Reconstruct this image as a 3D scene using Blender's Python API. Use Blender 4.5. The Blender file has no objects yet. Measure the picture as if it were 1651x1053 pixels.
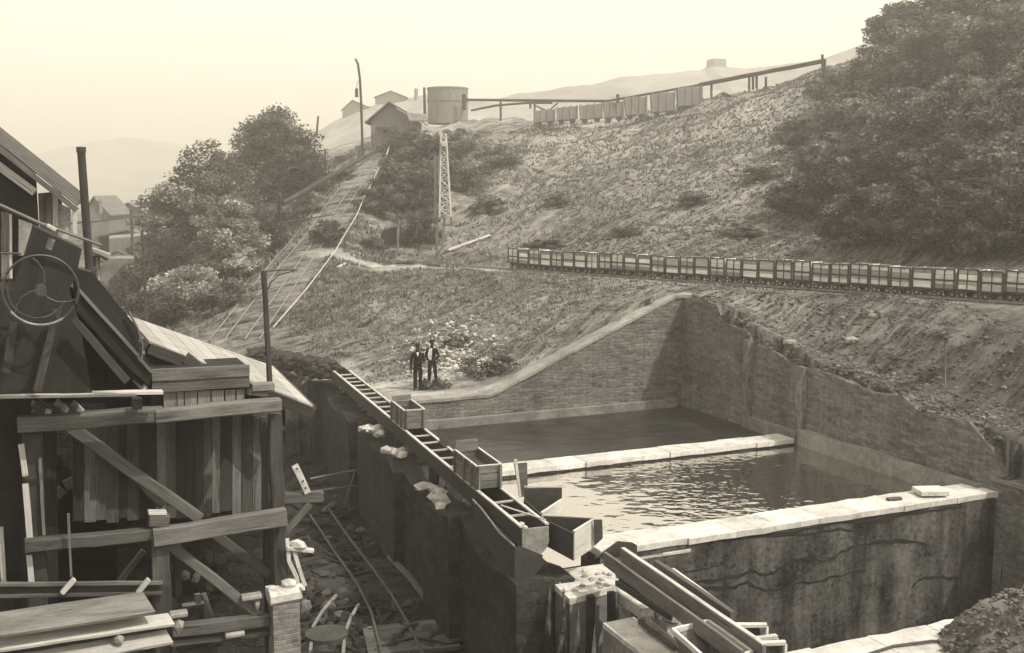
import bpy, math, random
import numpy as np
from mathutils import Vector, Matrix
R = math.radians
random.seed(7); RNG = np.random.default_rng(7)
S = bpy.context.scene
COL = S.collection
# ---------------------------------------------------------------- camera
F = 1800.0; W0 = 1651.0; H0 = 1053.0; HZ = 300.0; CAMZ = 7.85
PITCH = math.atan((H0/2 - HZ)/F)
cd = bpy.data.cameras.new('camera'); cam = bpy.data.objects.new('camera', cd); COL.objects.link(cam)
cam.location = (0, 0, CAMZ); cam.rotation_euler = (math.pi/2 - PITCH, 0, 0)
cd.sensor_fit = 'HORIZONTAL'; cd.sensor_width = 36; cd.lens = 36*F/W0
cd.clip_start = 0.1; cd.clip_end = 6000
S.camera = cam
# ---------------------------------------------------------------- sky, sun, exposure
SUN_EL, SUN_AZ = 52.0, 118.0        # azimuth clockwise from +Y (view direction)
wd = bpy.data.worlds.new('World'); S.world = wd; wd.use_nodes = True
nt = wd.node_tree; nt.nodes.clear()
sky = nt.nodes.new('ShaderNodeTexSky'); sky.sky_type = 'NISHITA'; sky.sun_disc = False
sky.sun_elevation = R(SUN_EL); sky.sun_rotation = R(SUN_AZ)
sky.dust_density = 4.0; sky.air_density = 1.0; sky.ozone_density = 1.0
bw = nt.nodes.new('ShaderNodeRGBToBW')
tc = nt.nodes.new('ShaderNodeCombineColor'); 
lift = nt.nodes.new('ShaderNodeMath'); lift.operation = 'MULTIPLY_ADD'; lift.inputs[1].default_value = 0.35; lift.inputs[2].default_value = 11.0
nt.links.new(sky.outputs[0], bw.inputs[0]); nt.links.new(bw.outputs[0], lift.inputs[0])
mx = nt.nodes.new('ShaderNodeVectorMath'); mx.operation = 'SCALE'; mx.inputs[0].default_value = (1.0, 0.918, 0.775)
nt.links.new(lift.outputs[0], mx.inputs['Scale'])
bg = nt.nodes.new('ShaderNodeBackground'); bg.inputs['Strength'].default_value = 0.12
wo = nt.nodes.new('ShaderNodeOutputWorld')
nt.links.new(mx.outputs[0], bg.inputs['Color']); nt.links.new(bg.outputs[0], wo.inputs['Surface'])
sl = bpy.data.lights.new('sun', 'SUN'); sl.energy = 5.0; sl.angle = R(0.6); sl.color = (1.0, 0.935, 0.82)
sun = bpy.data.objects.new('sun', sl); COL.objects.link(sun)
sv = Vector((math.cos(R(SUN_EL))*math.sin(R(SUN_AZ)), math.cos(R(SUN_EL))*math.cos(R(SUN_AZ)), math.sin(R(SUN_EL))))
sun.rotation_euler = (-sv).to_track_quat('-Z', 'Y').to_euler(); sun.location = (30, -20, 60)
S.view_settings.view_transform = 'Standard'; S.view_settings.look = 'None'
S.view_settings.exposure = 0.0; S.view_settings.gamma = 1.0
try:
    S.cycles.volume_bounces = 2; S.cycles.max_bounces = 6; S.cycles.transparent_max_bounces = 16
except Exception: pass
# ---------------------------------------------------------------- measuring helpers: a photo pixel gives a bearing, a height or a wall gives the distance
CT, ST = math.cos(PITCH), math.sin(PITCH)
def ray(px, py):
    a = (px - W0/2)/F; b = -(py - H0/2)/F
    return Vector((a, CT + b*ST, -ST + b*CT))
O = Vector((0, 0, CAMZ))
def U(px, py, z=None, Y=None):
    d = ray(px, py)
    t = (z - CAMZ)/d.z if z is not None else Y/d.y
    return O + d*t
def hv(px):                       # horizontal direction whose lines vanish at photo column px
    d = ray(px, HZ); d.z = 0; return d.normalized()
def VP(px, py, P0, dr):           # bearing meets the vertical plane through P0 along dr
    d = ray(px, py); n = Vector((dr.y, -dr.x, 0))
    return O + d*((P0 - O).dot(n)/d.dot(n))
D1 = hv(4900); D2 = Vector((-D1.y, D1.x, 0))     # along the basin's back wall (to the right), away from the viewer
FD = hv(178); FR = Vector((FD.y, -FD.x, 0))       # along the flume (away), to its right
UPV = Vector((0, 0, 1))
def zat(p, z): return Vector((p.x, p.y, z))
# ---------------------------------------------------------------- materials
TINT = (1.0, 0.985, 0.94)
def ntree(name):
    m = bpy.data.materials.new(name); m.use_nodes = True; t = m.node_tree; t.nodes.clear(); return m, t
def N(t, kind, **kw):
    n = t.nodes.new(kind)
    for k, v in kw.items():
        if k in n.inputs: n.inputs[k].default_value = v
        else: setattr(n, k, v)
    return n
def math2(t, op, a, b):
    n = t.nodes.new('ShaderNodeMath'); n.operation = op
    for i, v in enumerate((a, b)):
        if isinstance(v, (int, float)): n.inputs[i].default_value = v
        else: t.links.new(v, n.inputs[i])
    return n.outputs[0]
def mapr(t, x, a, b, c, d):
    n = t.nodes.new('ShaderNodeMapRange'); t.links.new(x, n.inputs[0])
    for i, v in zip((1, 2, 3, 4), (a, b, c, d)): n.inputs[i].default_value = v
    return n.outputs[0]
def noise(t, vec, scale, detail=6, rough=0.6, sc=(1, 1, 1)):
    mp = N(t, 'ShaderNodeMapping'); mp.inputs['Scale'].default_value = sc; t.links.new(vec, mp.inputs[0])
    n = N(t, 'ShaderNodeTexNoise'); n.inputs['Scale'].default_value = scale; n.inputs['Detail'].default_value = detail
    n.inputs['Roughness'].default_value = rough; t.links.new(mp.outputs[0], n.inputs['Vector']); return n.outputs['Fac']
def finish(t, val, rough=0.9, bump=None, bs=0.5, bd=0.05, metal=0.0, spec=0.3, tint=TINT, roughsock=None):
    sc = N(t, 'ShaderNodeVectorMath', operation='SCALE'); sc.inputs[0].default_value = tint
    t.links.new(val, sc.inputs['Scale'])
    p = N(t, 'ShaderNodeBsdfPrincipled'); p.inputs['Roughness'].default_value = rough; p.inputs['Metallic'].default_value = metal
    p.inputs['Specular IOR Level'].default_value = spec
    t.links.new(sc.outputs[0], p.inputs['Base Color'])
    if roughsock: t.links.new(roughsock, p.inputs['Roughness'])
    if bump is not None:
        b = N(t, 'ShaderNodeBump'); b.inputs['Strength'].default_value = bs; b.inputs['Distance'].default_value = bd
        t.links.new(bump, b.inputs['Height']); t.links.new(b.outputs[0], p.inputs['Normal'])
    o = N(t, 'ShaderNodeOutputMaterial'); t.links.new(p.outputs[0], o.inputs['Surface']); return p
def tone(t, v):                    # each plank, stone or strap has its own tone
    a = N(t, 'ShaderNodeAttribute', attribute_name='tone'); return math2(t, 'MULTIPLY', v, a.outputs['Fac'])
def coords(t, kind):
    if kind == 'world': return N(t, 'ShaderNodeNewGeometry').outputs['Position']
    c = N(t, 'ShaderNodeTexCoord'); return c.outputs['UV' if kind == 'uv' else 'Object']
def m_plain(name, lo, hi, scale=3, kind='world', rough=0.9, bs=0.4, bd=0.03, sc=(1, 1, 1), metal=0, spec=0.3, fine=6.0):
    m, t = ntree(name); v = coords(t, kind)
    a = noise(t, v, scale, 5, 0.6, sc); b = noise(t, v, scale*fine, 6, 0.7, sc)
    x = math2(t, 'ADD', math2(t, 'MULTIPLY', a, 0.55), math2(t, 'MULTIPLY', b, 0.45))
    val = tone(t, mapr(t, x, 0.36, 0.64, lo, hi)); finish(t, val, rough, x, bs, bd, metal, spec); return m
def m_wood(name, lo, hi, bs=0.5, rough=0.85, wear=0.5):
    m, t = ntree(name); v = coords(t, 'uv')
    g = noise(t, v, 1.0, 6, 0.65, (1.8, 42, 1)); s = noise(t, v, 1.0, 4, 0.6, (0.7, 3.0, 1)); k = noise(t, v, 40, 4, 0.7, (0.25, 1.6, 1))
    x = math2(t, 'ADD', math2(t, 'MULTIPLY', g, 0.42), math2(t, 'ADD', math2(t, 'MULTIPLY', s, 0.38), math2(t, 'MULTIPLY', k, 0.2)))
    sp = noise(t, v, 1.0, 3, .5, (.9, 16, 1)); val = tone(t, mapr(t, x, 0.37, 0.63, lo, hi)); val = math2(t, 'MULTIPLY', val, mapr(t, sp, .30, .37, .35, 1)); finish(t, val, rough, x, bs, 0.02); return m
def m_masonry(name, lo, hi, bw=0.42, bh=0.13, distort=0.3, mortar=0.02, bs=0.9, mort_v=0.5, stain=0.5):
    m, t = ntree(name); v = coords(t, 'uv')
    dn = N(t, 'ShaderNodeTexNoise'); dn.inputs['Scale'].default_value = 2.2; dn.inputs['Detail'].default_value = 3; t.links.new(v, dn.inputs['Vector'])
    sub = N(t, 'ShaderNodeVectorMath', operation='SUBTRACT'); t.links.new(dn.outputs['Color'], sub.inputs[0]); sub.inputs[1].default_value = (.5, .5, .5)
    sca = N(t, 'ShaderNodeVectorMath', operation='SCALE'); t.links.new(sub.outputs[0], sca.inputs[0]); sca.inputs['Scale'].default_value = distort
    add = N(t, 'ShaderNodeVectorMath', operation='ADD'); t.links.new(sca.outputs[0], add.inputs[0]); t.links.new(v, add.inputs[1])
    b = N(t, 'ShaderNodeTexBrick'); t.links.new(add.outputs[0], b.inputs['Vector'])
    b.inputs['Color1'].default_value = (.25, .25, .25, 1); b.inputs['Color2'].default_value = (1, 1, 1, 1); b.inputs['Mortar'].default_value = (mort_v,)*3 + (1,)
    b.inputs['Scale'].default_value = 1.0; b.inputs['Mortar Size'].default_value = mortar; b.inputs['Mortar Smooth'].default_value = 0.4
    b.inputs['Brick Width'].default_value = bw; b.inputs['Row Height'].default_value = bh
    bwn = N(t, 'ShaderNodeRGBToBW'); t.links.new(b.outputs['Color'], bwn.inputs[0])
    n1 = noise(t, v, 0.35, 5, 0.65, (1, 1.6, 1)); n2 = noise(t, v, 6, 8, 0.75)
    x = math2(t, 'ADD', math2(t, 'MULTIPLY', bwn.outputs[0], 0.26), math2(t, 'ADD', math2(t, 'MULTIPLY', n1, stain), math2(t, 'MULTIPLY', n2, 0.8)))
    mid = 0.30*0.62 + stain*0.5 + 0.4
    val = tone(t, mapr(t, x, mid-0.24, mid+0.24, lo, hi))
    st_ = noise(t, v, 1.0, 4, .6, (1.6, .12, 1)); val = math2(t, 'MULTIPLY', val, mapr(t, st_, .35, .65, .8, 1.15))
    h = math2(t, 'ADD', math2(t, 'MULTIPLY', b.outputs['Fac'], -0.7), n2)
    finish(t, val, 0.95, h, bs, 0.06, spec=0.15); return m
MAT = {}
MAT['wood_grey'] = m_wood('weathered_grey_wood', 0.04, 0.21)
MAT['wood_pale'] = m_wood('pale_sun_bleached_wood', 0.24, 0.58)
MAT['wood_mid'] = m_wood('weathered_wood', 0.022, 0.13)
MAT['wood_dark'] = m_wood('dark_tarred_wood', 0.01, 0.05)
MAT['wood_black'] = m_wood('black_tarred_boards', 0.004, 0.02)
MAT['iron'] = m_plain('dark_iron', 0.018, 0.05, 4, 'object', 0.55, 0.3, 0.01, spec=0.4)
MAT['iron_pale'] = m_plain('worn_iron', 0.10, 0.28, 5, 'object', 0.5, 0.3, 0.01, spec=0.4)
MAT['stone_pale'] = m_plain('pale_stone_coping', 0.28, 0.58, 2.2, 'world', 0.9, 0.5, 0.03)
MAT['stone_coping'] = m_plain('weathered_wall_coping', 0.12, 0.30, 1.3, 'world', 0.9, 0.5, 0.03)
MAT['stone_rough'] = m_plain('rough_pale_stone', 0.26, 0.6, 2.5, 'world', 0.95, 0.9, 0.06)
MAT['stone_mid'] = m_plain('grey_stone', 0.08, 0.22, 1.2, 'world', 0.95, 0.9, 0.06)
MAT['masonry'] = m_masonry('coursed_rubble_masonry', 0.04, 0.25)
MAT['masonry_dark'] = m_masonry('sooty_rubble_masonry', 0.008, 0.06, 0.6, 0.25, 0.5)
MAT['brick'] = m_masonry('sooty_brickwork', 0.07, 0.30, 0.24, 0.085, 0.05, 0.012, 0.6, 0.9)
MAT['rubble'] = m_plain('spoil_stone', 0.035, 0.18, 0.8, 'world', 0.95, 0.5, 0.04)
# ---------------------------------------------------------------- mesh building
class MB:
    def __init__(self): self.v = []; self.f = []; self.uv = []; self.t = []
    def face(self, pts, uvs=None, tn=1.0):
        i = len(self.v); self.v += [tuple(p) for p in pts]; self.f.append(tuple(range(i, i+len(pts))))
        if uvs is None:
            p0 = Vector(pts[0]); e = (Vector(pts[1]) - p0); L = e.length or 1; e = e/L
            nrm = Vector((0, 0, 0))
            for k in range(1, len(pts)-1): nrm += (Vector(pts[k])-p0).cross(Vector(pts[k+1])-p0)
            nrm = nrm.normalized() if nrm.length > 1e-9 else Vector((0, 0, 1)); g = nrm.cross(e)
            o = random.random()*0
            uvs = [((Vector(p)-p0).dot(e) + p0.x + p0.y, (Vector(p)-p0).dot(g) + p0.z) for p in pts]
        self.uv += uvs; self.t.append(tn)
    def beam(self, a, b, w, h, up=None, ch=0.1, tn=None, w2=None, h2=None, sag=0):
        a = Vector(a); b = Vector(b); d = b-a; L = d.length; d = d/max(L, 1e-6)
        up = Vector(up) if up is not None else (UPV if abs(d.z) < 0.95 else Vector((0, 1, 0)))
        s = d.cross(up).normalized(); u = s.cross(d).normalized()
        tn = tn if tn is not None else random.uniform(0.75, 1.2)
        w2 = w2 or w; h2 = h2 or h
        def ring(c, w, h):
            x, y = w/2, h/2; c_ = min(x, y)*ch*2
            pr = [(x-c_, -y), (x, -y+c_), (x, y-c_), (x-c_, y), (-x+c_, y), (-x, y-c_), (-x, -y+c_), (-x+c_, -y)]
            return [c + s*p + u*q for p, q in pr]
        am = min(.02, .09*min(w, h)); ns = 1 if L < .9 else min(8, int(L/.6)+1); cc = []
        for i in range(ns+1):
            q = i/ns; p = a.lerp(b, q)
            if 0 < i < ns: p = p + s*random.uniform(-am, am) + u*random.uniform(-am, am)
            k = random.uniform(.96, 1.04) if ns > 1 else 1
            cc.append(ring(p, (w+(w2-w)*q)*k, (h+(h2-h)*q)*k))
        ou, ov = random.uniform(0, 50), random.uniform(0, 50)
        for i in range(ns):
            r0, r1 = cc[i], cc[i+1]; acc = 0; ua, ub = ou+L*i/ns, ou+L*(i+1)/ns
            for k in range(8):
                k2 = (k+1) % 8; l = (cc[0][k]-cc[0][k2]).length
                self.face([r0[k], r1[k], r1[k2], r0[k2]], [(ua, ov+acc), (ub, ov+acc), (ub, ov+acc+l), (ua, ov+acc+l)], tn); acc += l
        self.face(list(reversed(cc[-1])), [(ou+.3*i, ov) for i in range(8)], tn); self.face(cc[0], [(ou+.3*i, ov) for i in range(8)], tn)
        return self
    def box(self, c, sx, sy, sz, ax=None, tn=None):     # centre, full sizes along right, forward, up; ax = right direction
        c = Vector(c); r = Vector(ax).normalized() if ax is not None else Vector((1, 0, 0)); f = Vector((-r.y, r.x, 0)).normalized()
        return self.beam(c - r*sx/2, c + r*sx/2, sy, sz, UPV, 0.03, tn if tn is not None else 1.0)
    def prism(self, poly, off, tn=1.0):                 # closed polygon pushed by a vector
        off = Vector(off); P = [Vector(p) for p in poly]; Q = [p+off for p in P]
        nr = Vector((0, 0, 0))
        for k in range(1, len(P)-1): nr += (P[k]-P[0]).cross(P[k+1]-P[0])
        if nr.dot(off) > 0: P.reverse(); Q.reverse()
        self.face(P, None, tn); self.face(list(reversed(Q)), None, tn)
        for k in range(len(P)):
            a, b = P[k], P[(k+1) % len(P)]; a2, b2 = Q[k], Q[(k+1) % len(P)]
            self.face([b, a, a2, b2], None, tn)
        return self
    def tube(self, pts, r, n=8, r2=None, tn=1.0, cap=True):
        pts = [Vector(p) for p in pts]; rings = []; L = len(pts)
        for i, p in enumerate(pts):
            d = (pts[min(i+1, L-1)] - pts[max(i-1, 0)]).normalized()
            up = UPV if abs(d.z) < 0.9 else Vector((1, 0, 0)); s = d.cross(up).normalized(); u = s.cross(d)
            rr = r + ((r2 if r2 is not None else r) - r)*i/max(L-1, 1)
            rings.append([p + (s*math.cos(2*math.pi*k/n) + u*math.sin(2*math.pi*k/n))*rr for k in range(n)])
        ou = random.uniform(0, 20)
        for i in range(L-1):
            l = (pts[i+1]-pts[i]).length
            for k in range(n):
                k2 = (k+1) % n
                self.face([rings[i][k], rings[i][k2], rings[i+1][k2], rings[i+1][k]], [(ou, .1*k), (ou, .1*k+.1), (ou+l, .1*k+.1), (ou+l, .1*k)], tn)
            ou += l
        if cap: self.face(list(reversed(rings[0])), None, tn); self.face(rings[-1], None, tn)
        return self
    def rock(self, c, r, tn=1.0, sq=(1, 1, .7)):
        c = Vector(c); ps = []
        ico = ICO
        q = Matrix.Rotation(random.uniform(0, 6.28), 3, 'Z') @ Matrix.Rotation(random.uniform(-.5, .5), 3, 'X')
        for p in ico[0]:
            p = Vector(p)*random.uniform(0.72, 1.15); p = Vector((p.x*sq[0], p.y*sq[1], p.z*sq[2])); ps.append(c + q @ p*r)
        for f in ico[1]: self.face([ps[i] for i in f], None, tn)
        return self
    def build(self, name, m, parent=None, smooth=False, loc=None):
        me = bpy.data.meshes.new(name)
        vs = np.array(self.v, dtype=np.float64)
        if parent is not None: o = wpos(parent)
        elif loc is not None: o = Vector(loc)
        else: o = Vector(((vs[:, 0].min()+vs[:, 0].max())/2, (vs[:, 1].min()+vs[:, 1].max())/2, vs[:, 2].min()))
        vs = vs - np.array(o)
        me.from_pydata(vs.tolist(), [], self.f)
        uvl = me.uv_layers.new(name='uv'); uvl.data.foreach_set('uv', np.array(self.uv, dtype=np.float32).ravel())
        at = me.attributes.new('tone', 'FLOAT', 'FACE'); at.data.foreach_set('value', np.array(self.t, dtype=np.float32))
        me.materials.append(MAT[m] if isinstance(m, str) else m)
        if smooth: me.polygons.foreach_set('use_smooth', [True]*len(me.polygons))
        ob = bpy.data.objects.new(name, me); COL.objects.link(ob)
        if parent is not None: ob.parent = parent
        else: ob.location = o
        return ob
def wpos(o):
    p = Vector(o.location)
    while o.parent: o = o.parent; p += Vector(o.location)
    return p
def _ico():
    g = (1+5**.5)/2; v = [(-1, g, 0), (1, g, 0), (-1, -g, 0), (1, -g, 0), (0, -1, g), (0, 1, g), (0, -1, -g), (0, 1, -g), (g, 0, -1), (g, 0, 1), (-g, 0, -1), (-g, 0, 1)]
    n = math.sqrt(1+g*g); v = [(a/n, b/n, c/n) for a, b, c in v]
    f = [(0, 11, 5), (0, 5, 1), (0, 1, 7), (0, 7, 10), (0, 10, 11), (1, 5, 9), (5, 11, 4), (11, 10, 2), (10, 7, 6), (7, 1, 8), (3, 9, 4), (3, 4, 2), (3, 2, 6), (3, 6, 8), (3, 8, 9), (4, 9, 5), (2, 4, 11), (6, 2, 10), (8, 6, 7), (9, 8, 1)]
    return v, f
ICO = _ico()
def tag(o, label=None, cat=None, group=None, kind=None):
    if label: o['label'] = label
    if cat: o['category'] = cat
    if group: o['group'] = group
    if kind: o['kind'] = kind
    return o
def thing(name, label, cat, loc, group=None):
    o = bpy.data.objects.new(name, None); o.empty_display_size = 0.2; COL.objects.link(o); o.location = loc
    return tag(o, label, cat, group)
def copy_tree(o, parent=None, **kw):
    c = o.copy(); COL.objects.link(c)
    if parent is not None: c.parent = parent
    for ch in [x for x in KIDS.get(o.name, [])]: copy_tree(ch, c)
    return c
KIDS = {}
def index_kids(o):
    KIDS[o.name] = list(o.children)
    for ch in o.children: index_kids(ch)
def np_mesh(name, verts, nper, m, parent=None, tones=None, label=None, smooth=False, loc=None):
    """verts (n*nper, 3): consecutive runs of nper vertices are faces"""
    me = bpy.data.meshes.new(name); nv = len(verts); nf = nv//nper
    if parent is not None: o = np.array(wpos(parent))
    else: o = np.array(loc if loc is not None else (verts[:, 0].mean(), verts[:, 1].mean(), verts[:, 2].min()))
    me.vertices.add(nv); me.vertices.foreach_set('co', (verts-o).astype(np.float32).ravel())
    me.loops.add(nv); me.loops.foreach_set('vertex_index', np.arange(nv, dtype=np.int32))
    me.polygons.add(nf); me.polygons.foreach_set('loop_start', np.arange(0, nv, nper, dtype=np.int32))
    me.update(calc_edges=True)
    at = me.attributes.new('tone', 'FLOAT', 'FACE'); at.data.foreach_set('value', (tones if tones is not None else np.ones(nf)).astype(np.float32))
    me.materials.append(MAT[m] if isinstance(m, str) else m)
    ob = bpy.data.objects.new(name, me); COL.objects.link(ob)
    if parent is not None: ob.parent = parent
    else: ob.location = o
    return ob
# ================================================================ THE GROUND
WZ = -1.1                                     # water level of the basins; basin coping is z = 0
CN = U(1098, 653.5, z=WZ)                     # foot of the corner where back wall and side wall meet
def BS(s, t, z): p = CN - D1*s - D2*t; return Vector((p.x, p.y, z))   # s along the back wall to the left, t toward the viewer
FL0 = U(525, 589, z=0.3); FL1 = U(854, 864, z=0.3)                    # left top edge of the flume, far and near
def FLp(px, py=None): return None
def FLY(y, off=0.0, z=0.0):                   # point on the flume's left edge line at depth y, off metres to its right
    t = (y-FL0.y)/FD.y; p = FL0 + FD*t + FR*off; return Vector((p.x, p.y, z))
FD = (FL0-FL1); FD.z = 0; FD.normalize(); FR = Vector((FD.y, -FD.x, 0))
def sfl(t, off=.5):                            # where the flume line (off metres right of its left edge) crosses distance t toward the viewer
    return (BS(0, t, 0)-FLY(40, off, 0)).dot(FR)/D1.dot(FR)
# control points: bearing + height or distance
CP = []
def cz(px, py, z): p = U(px, py, z=z); CP.append((p.x, p.y, z))
def cy(px, py, Y): p = U(px, py, Y=Y); CP.append((p.x, p.y, p.z))
for px, py in ((680, 628), (740, 625), (640, 635), (600, 610), (560, 592), (620, 600), (480, 572), (440, 560), (400, 552), (790, 632)): cz(px, py, 0.02)
A0 = VP(790, 637, CN, D1); A1 = VP(1090, 475, CN, D1)
for k in (0.25, 0.5, 0.75, 1.0):
    p = A0.lerp(A1, k) + D2*0.6; CP.append((p.x, p.y, p.z-0.12))
for px, py, z in ((545, 424, 2.9), (600, 419, 2.92), (600, 428, 2.9), (700, 424, 2.9), (760, 436, 2.9), (830, 440, 2.9), (920, 444, 3.0), (1000, 457, 3.1), (1195, 474, 3.42), (1300, 485, 3.42),
                  (1450, 494, 3.4), (1560, 505, 3.4), (1651, 515, 3.4), (1750, 530, 3.4), (1100, 462, 3.4), (1230, 492, 3.3)): cz(px, py, z)
for px, py, z in ((470, 520, 0.5), (520, 480, 1.5), (620, 540, 0.9), (620, 480, 1.9), (720, 560, 0.55), (760, 500, 1.6), (860, 480, 2.4), (880, 540, 1.6), (980, 490, 2.6), (500, 560, 0.15)): cz(px, py, z)
TR0 = U(1651, 487, z=3.41); TR1 = U(828, 433, z=2.9)      # the tub train's rail line
for k in (0, .25, .5, .75, 1):
    p = TR0.lerp(TR1, k); CP.append((p.x, p.y, p.z-0.05)); q = p + Vector((1.2, 1.6, 0)); CP.append((q.x, q.y, p.z))
# slope above the side wall
for px, py, z in ((1225, 540, 2.15), (1300, 585, 1.5), (1360, 600, 1.35), (1450, 640, 1.1), (1520, 660, 0.9), (1600, 690, 0.75), (1650, 560, 2.2), (1550, 560, 2.3), (1400, 540, 2.4), (1300, 530, 2.7)): cz(px, py, z)
for t, z in ((14, .6), (18, .3), (24, .2), (30, .2)):
    p = BS(-1.0, t, z); CP.append(tuple(p)); p = BS(-6.0, t, z+2.2); CP.append(tuple(p))
    p = BS(-12.0, t, 3.5); CP.append(tuple(p))
for px, py in ((1110, 477), (1150, 482), (1165, 512), (1200, 532), (1215, 548), (1250, 566), (1288, 588), (1345, 603), (1380, 622), (1452, 640), (1475, 660), (1530, 668), (1560, 676), (1590, 706)):
    p = VP(px, py, CN, D2) + D1*.45; CP.append((p.x, p.y, min(p.z, 3.35)+.2))
# the great spoil hill
for px, py, Y in ((850, 400, 76), (760, 405, 80), (1000, 395, 70), (1250, 412, 60), (1450, 425, 54), (1651, 440, 48.5), (1800, 450, 45),
                  (900, 300, 96), (1000, 300, 90), (1100, 300, 84), (1300, 300, 74), (1500, 300, 65), (1651, 300, 59), (1800, 300, 55),
                  (950, 350, 82), (1200, 350, 70), (1450, 350, 62),
                  (1000, 196, 125), (1130, 172, 120), (1250, 142, 114), (1330, 118, 110), (1450, 66, 105), (1651, -10, 95), (1800, -60, 90), (900, 203, 130), (860, 205, 132), (760, 195, 137),
                  (1000, 240, 108), (1300, 200, 95), (1500, 180, 84), (1651, 140, 76), (800, 240, 115), (800, 300, 98),
                  (650, 262, 112), (700, 300, 100), (680, 360, 88), (640, 412, 78), (700, 222, 122), (620, 240, 115)): cy(px, py, Y)
# incline, valley floor and what lies behind
IN0 = U(398, 548, z=0.1); IN1 = U(612, 240, Y=114)
for k in (0.12, .25, .5, .75, 1): p = IN0.lerp(IN1, k); CP.append(tuple(p))
for px, py, Y in ((560, 320, 102), (520, 300, 112), (470, 330, 104), (540, 262, 122), (450, 420, 84), (350, 500, 66), (250, 505, 72), (200, 510, 88), (100, 480, 95), (0, 430, 110), (300, 400, 110), (-150, 400, 120), (540, 250, 150), (420, 290, 150)): cy(px, py, Y)
for x, y, z in ((0, 170, 15.5), (25, 160, 16.5), (60, 150, 22), (100, 110, 30), (-40, 170, 4), (-70, 120, 0), (-60, 60, -2), (-30, 55, -1.5), (90, 60, 26), (60, 30, 12), (50, 10, 6), (30, 12, 3.6), (-12, 180, 13), (0, 240, 14), (-60, 240, 2), (60, 240, 20), (-120, 240, 0), (140, 240, 30), (-120, 20, -2), (-60, 0, -3), (130, 10, 20)):
    CP.append((x, y, z))
CP = np.array(CP); _c = 2.5
def _phi(r2): return np.sqrt(r2 + _c*_c)
_A = _phi(((CP[:, None, :2]-CP[None, :, :2])**2).sum(-1)) - np.eye(len(CP))*0.35
_P = np.c_[np.ones(len(CP)), CP[:, :2]]
_M = np.block([[_A, _P], [_P.T, np.zeros((3, 3))]])
_w = np.linalg.solve(_M, np.r_[CP[:, 2], 0, 0, 0])
def vnoise(x, y, s, seed=0):
    xs, ys = x/s + seed*17.3, y/s + seed*9.1; xi, yi = np.floor(xs), np.floor(ys); fx, fy = xs-xi, ys-yi
    def h(a, b): v = np.sin(a*127.1 + b*311.7 + seed*74.7)*43758.5453; return v-np.floor(v)
    fx = fx*fx*(3-2*fx); fy = fy*fy*(3-2*fy)
    return (h(xi, yi)*(1-fx)+h(xi+1, yi)*fx)*(1-fy) + (h(xi, yi+1)*(1-fx)+h(xi+1, yi+1)*fx)*fy - 0.5
def pdist(x, y, a, b):
    ax, ay, bx, by = a[0], a[1], b[0], b[1]; dx, dy = bx-ax, by-ay
    t = np.clip(((x-ax)*dx+(y-ay)*dy)/(dx*dx+dy*dy), 0, 1); return np.hypot(x-ax-t*dx, y-ay-t*dy), t
def inpoly(x, y, P):
    r = np.zeros(x.shape, bool); n = len(P)
    for i in range(n):
        x1, y1 = P[i][0], P[i][1]; x2, y2 = P[(i+1) % n][0], P[(i+1) % n][1]
        c = ((y1 > y) != (y2 > y)) & (x < (x2-x1)*(y-y1)/((y2-y1) or 1e-9)+x1); r ^= c
    return r
_te = TR0 + (TR0-TR1)*0.3; _tw = TR1 + (TR1-TR0)*0.12
YARD = -3.8
BASIN = [BS(-.12, -.4, 0), BS(-.12, 34, 0), FLY(8, .6), BS(sfl(-.4, .4), -.4, 0)]
YARDP = [FLY(FL0.y+1.0, .4), FLY(8, .4), Vector((-30, 8, 0)), Vector((-40, 44, 0)), Vector((-16, 46, 0))]
def _g(a, b, d, w): return (U(*a[:2], z=a[2]), U(*b[:2], z=b[2]), d, w)
GUL = [_g((1362, 503, 3.2), (1300, 578, 1.7), .5, .55), (*_g((1572, 515, 3.2), (1540, 562, 2.3), .55, .5),), _g((1232, 500, 3.2), (1185, 530, 2.5), .4, .4), _g((1640, 535, 3), (1596, 595, 1.9), .4, .6), _g((1480, 520, 3), (1445, 580, 1.8), .3, .5),
       _g((700, 455, 2.5), (600, 540, .9), .35, .5), _g((640, 470, 2), (560, 545, .6), .3, .45), _g((900, 470, 2.6), (800, 560, .9), .35, .5), _g((980, 475, 2.9), (900, 535, 1.8), .3, .45)]
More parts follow.
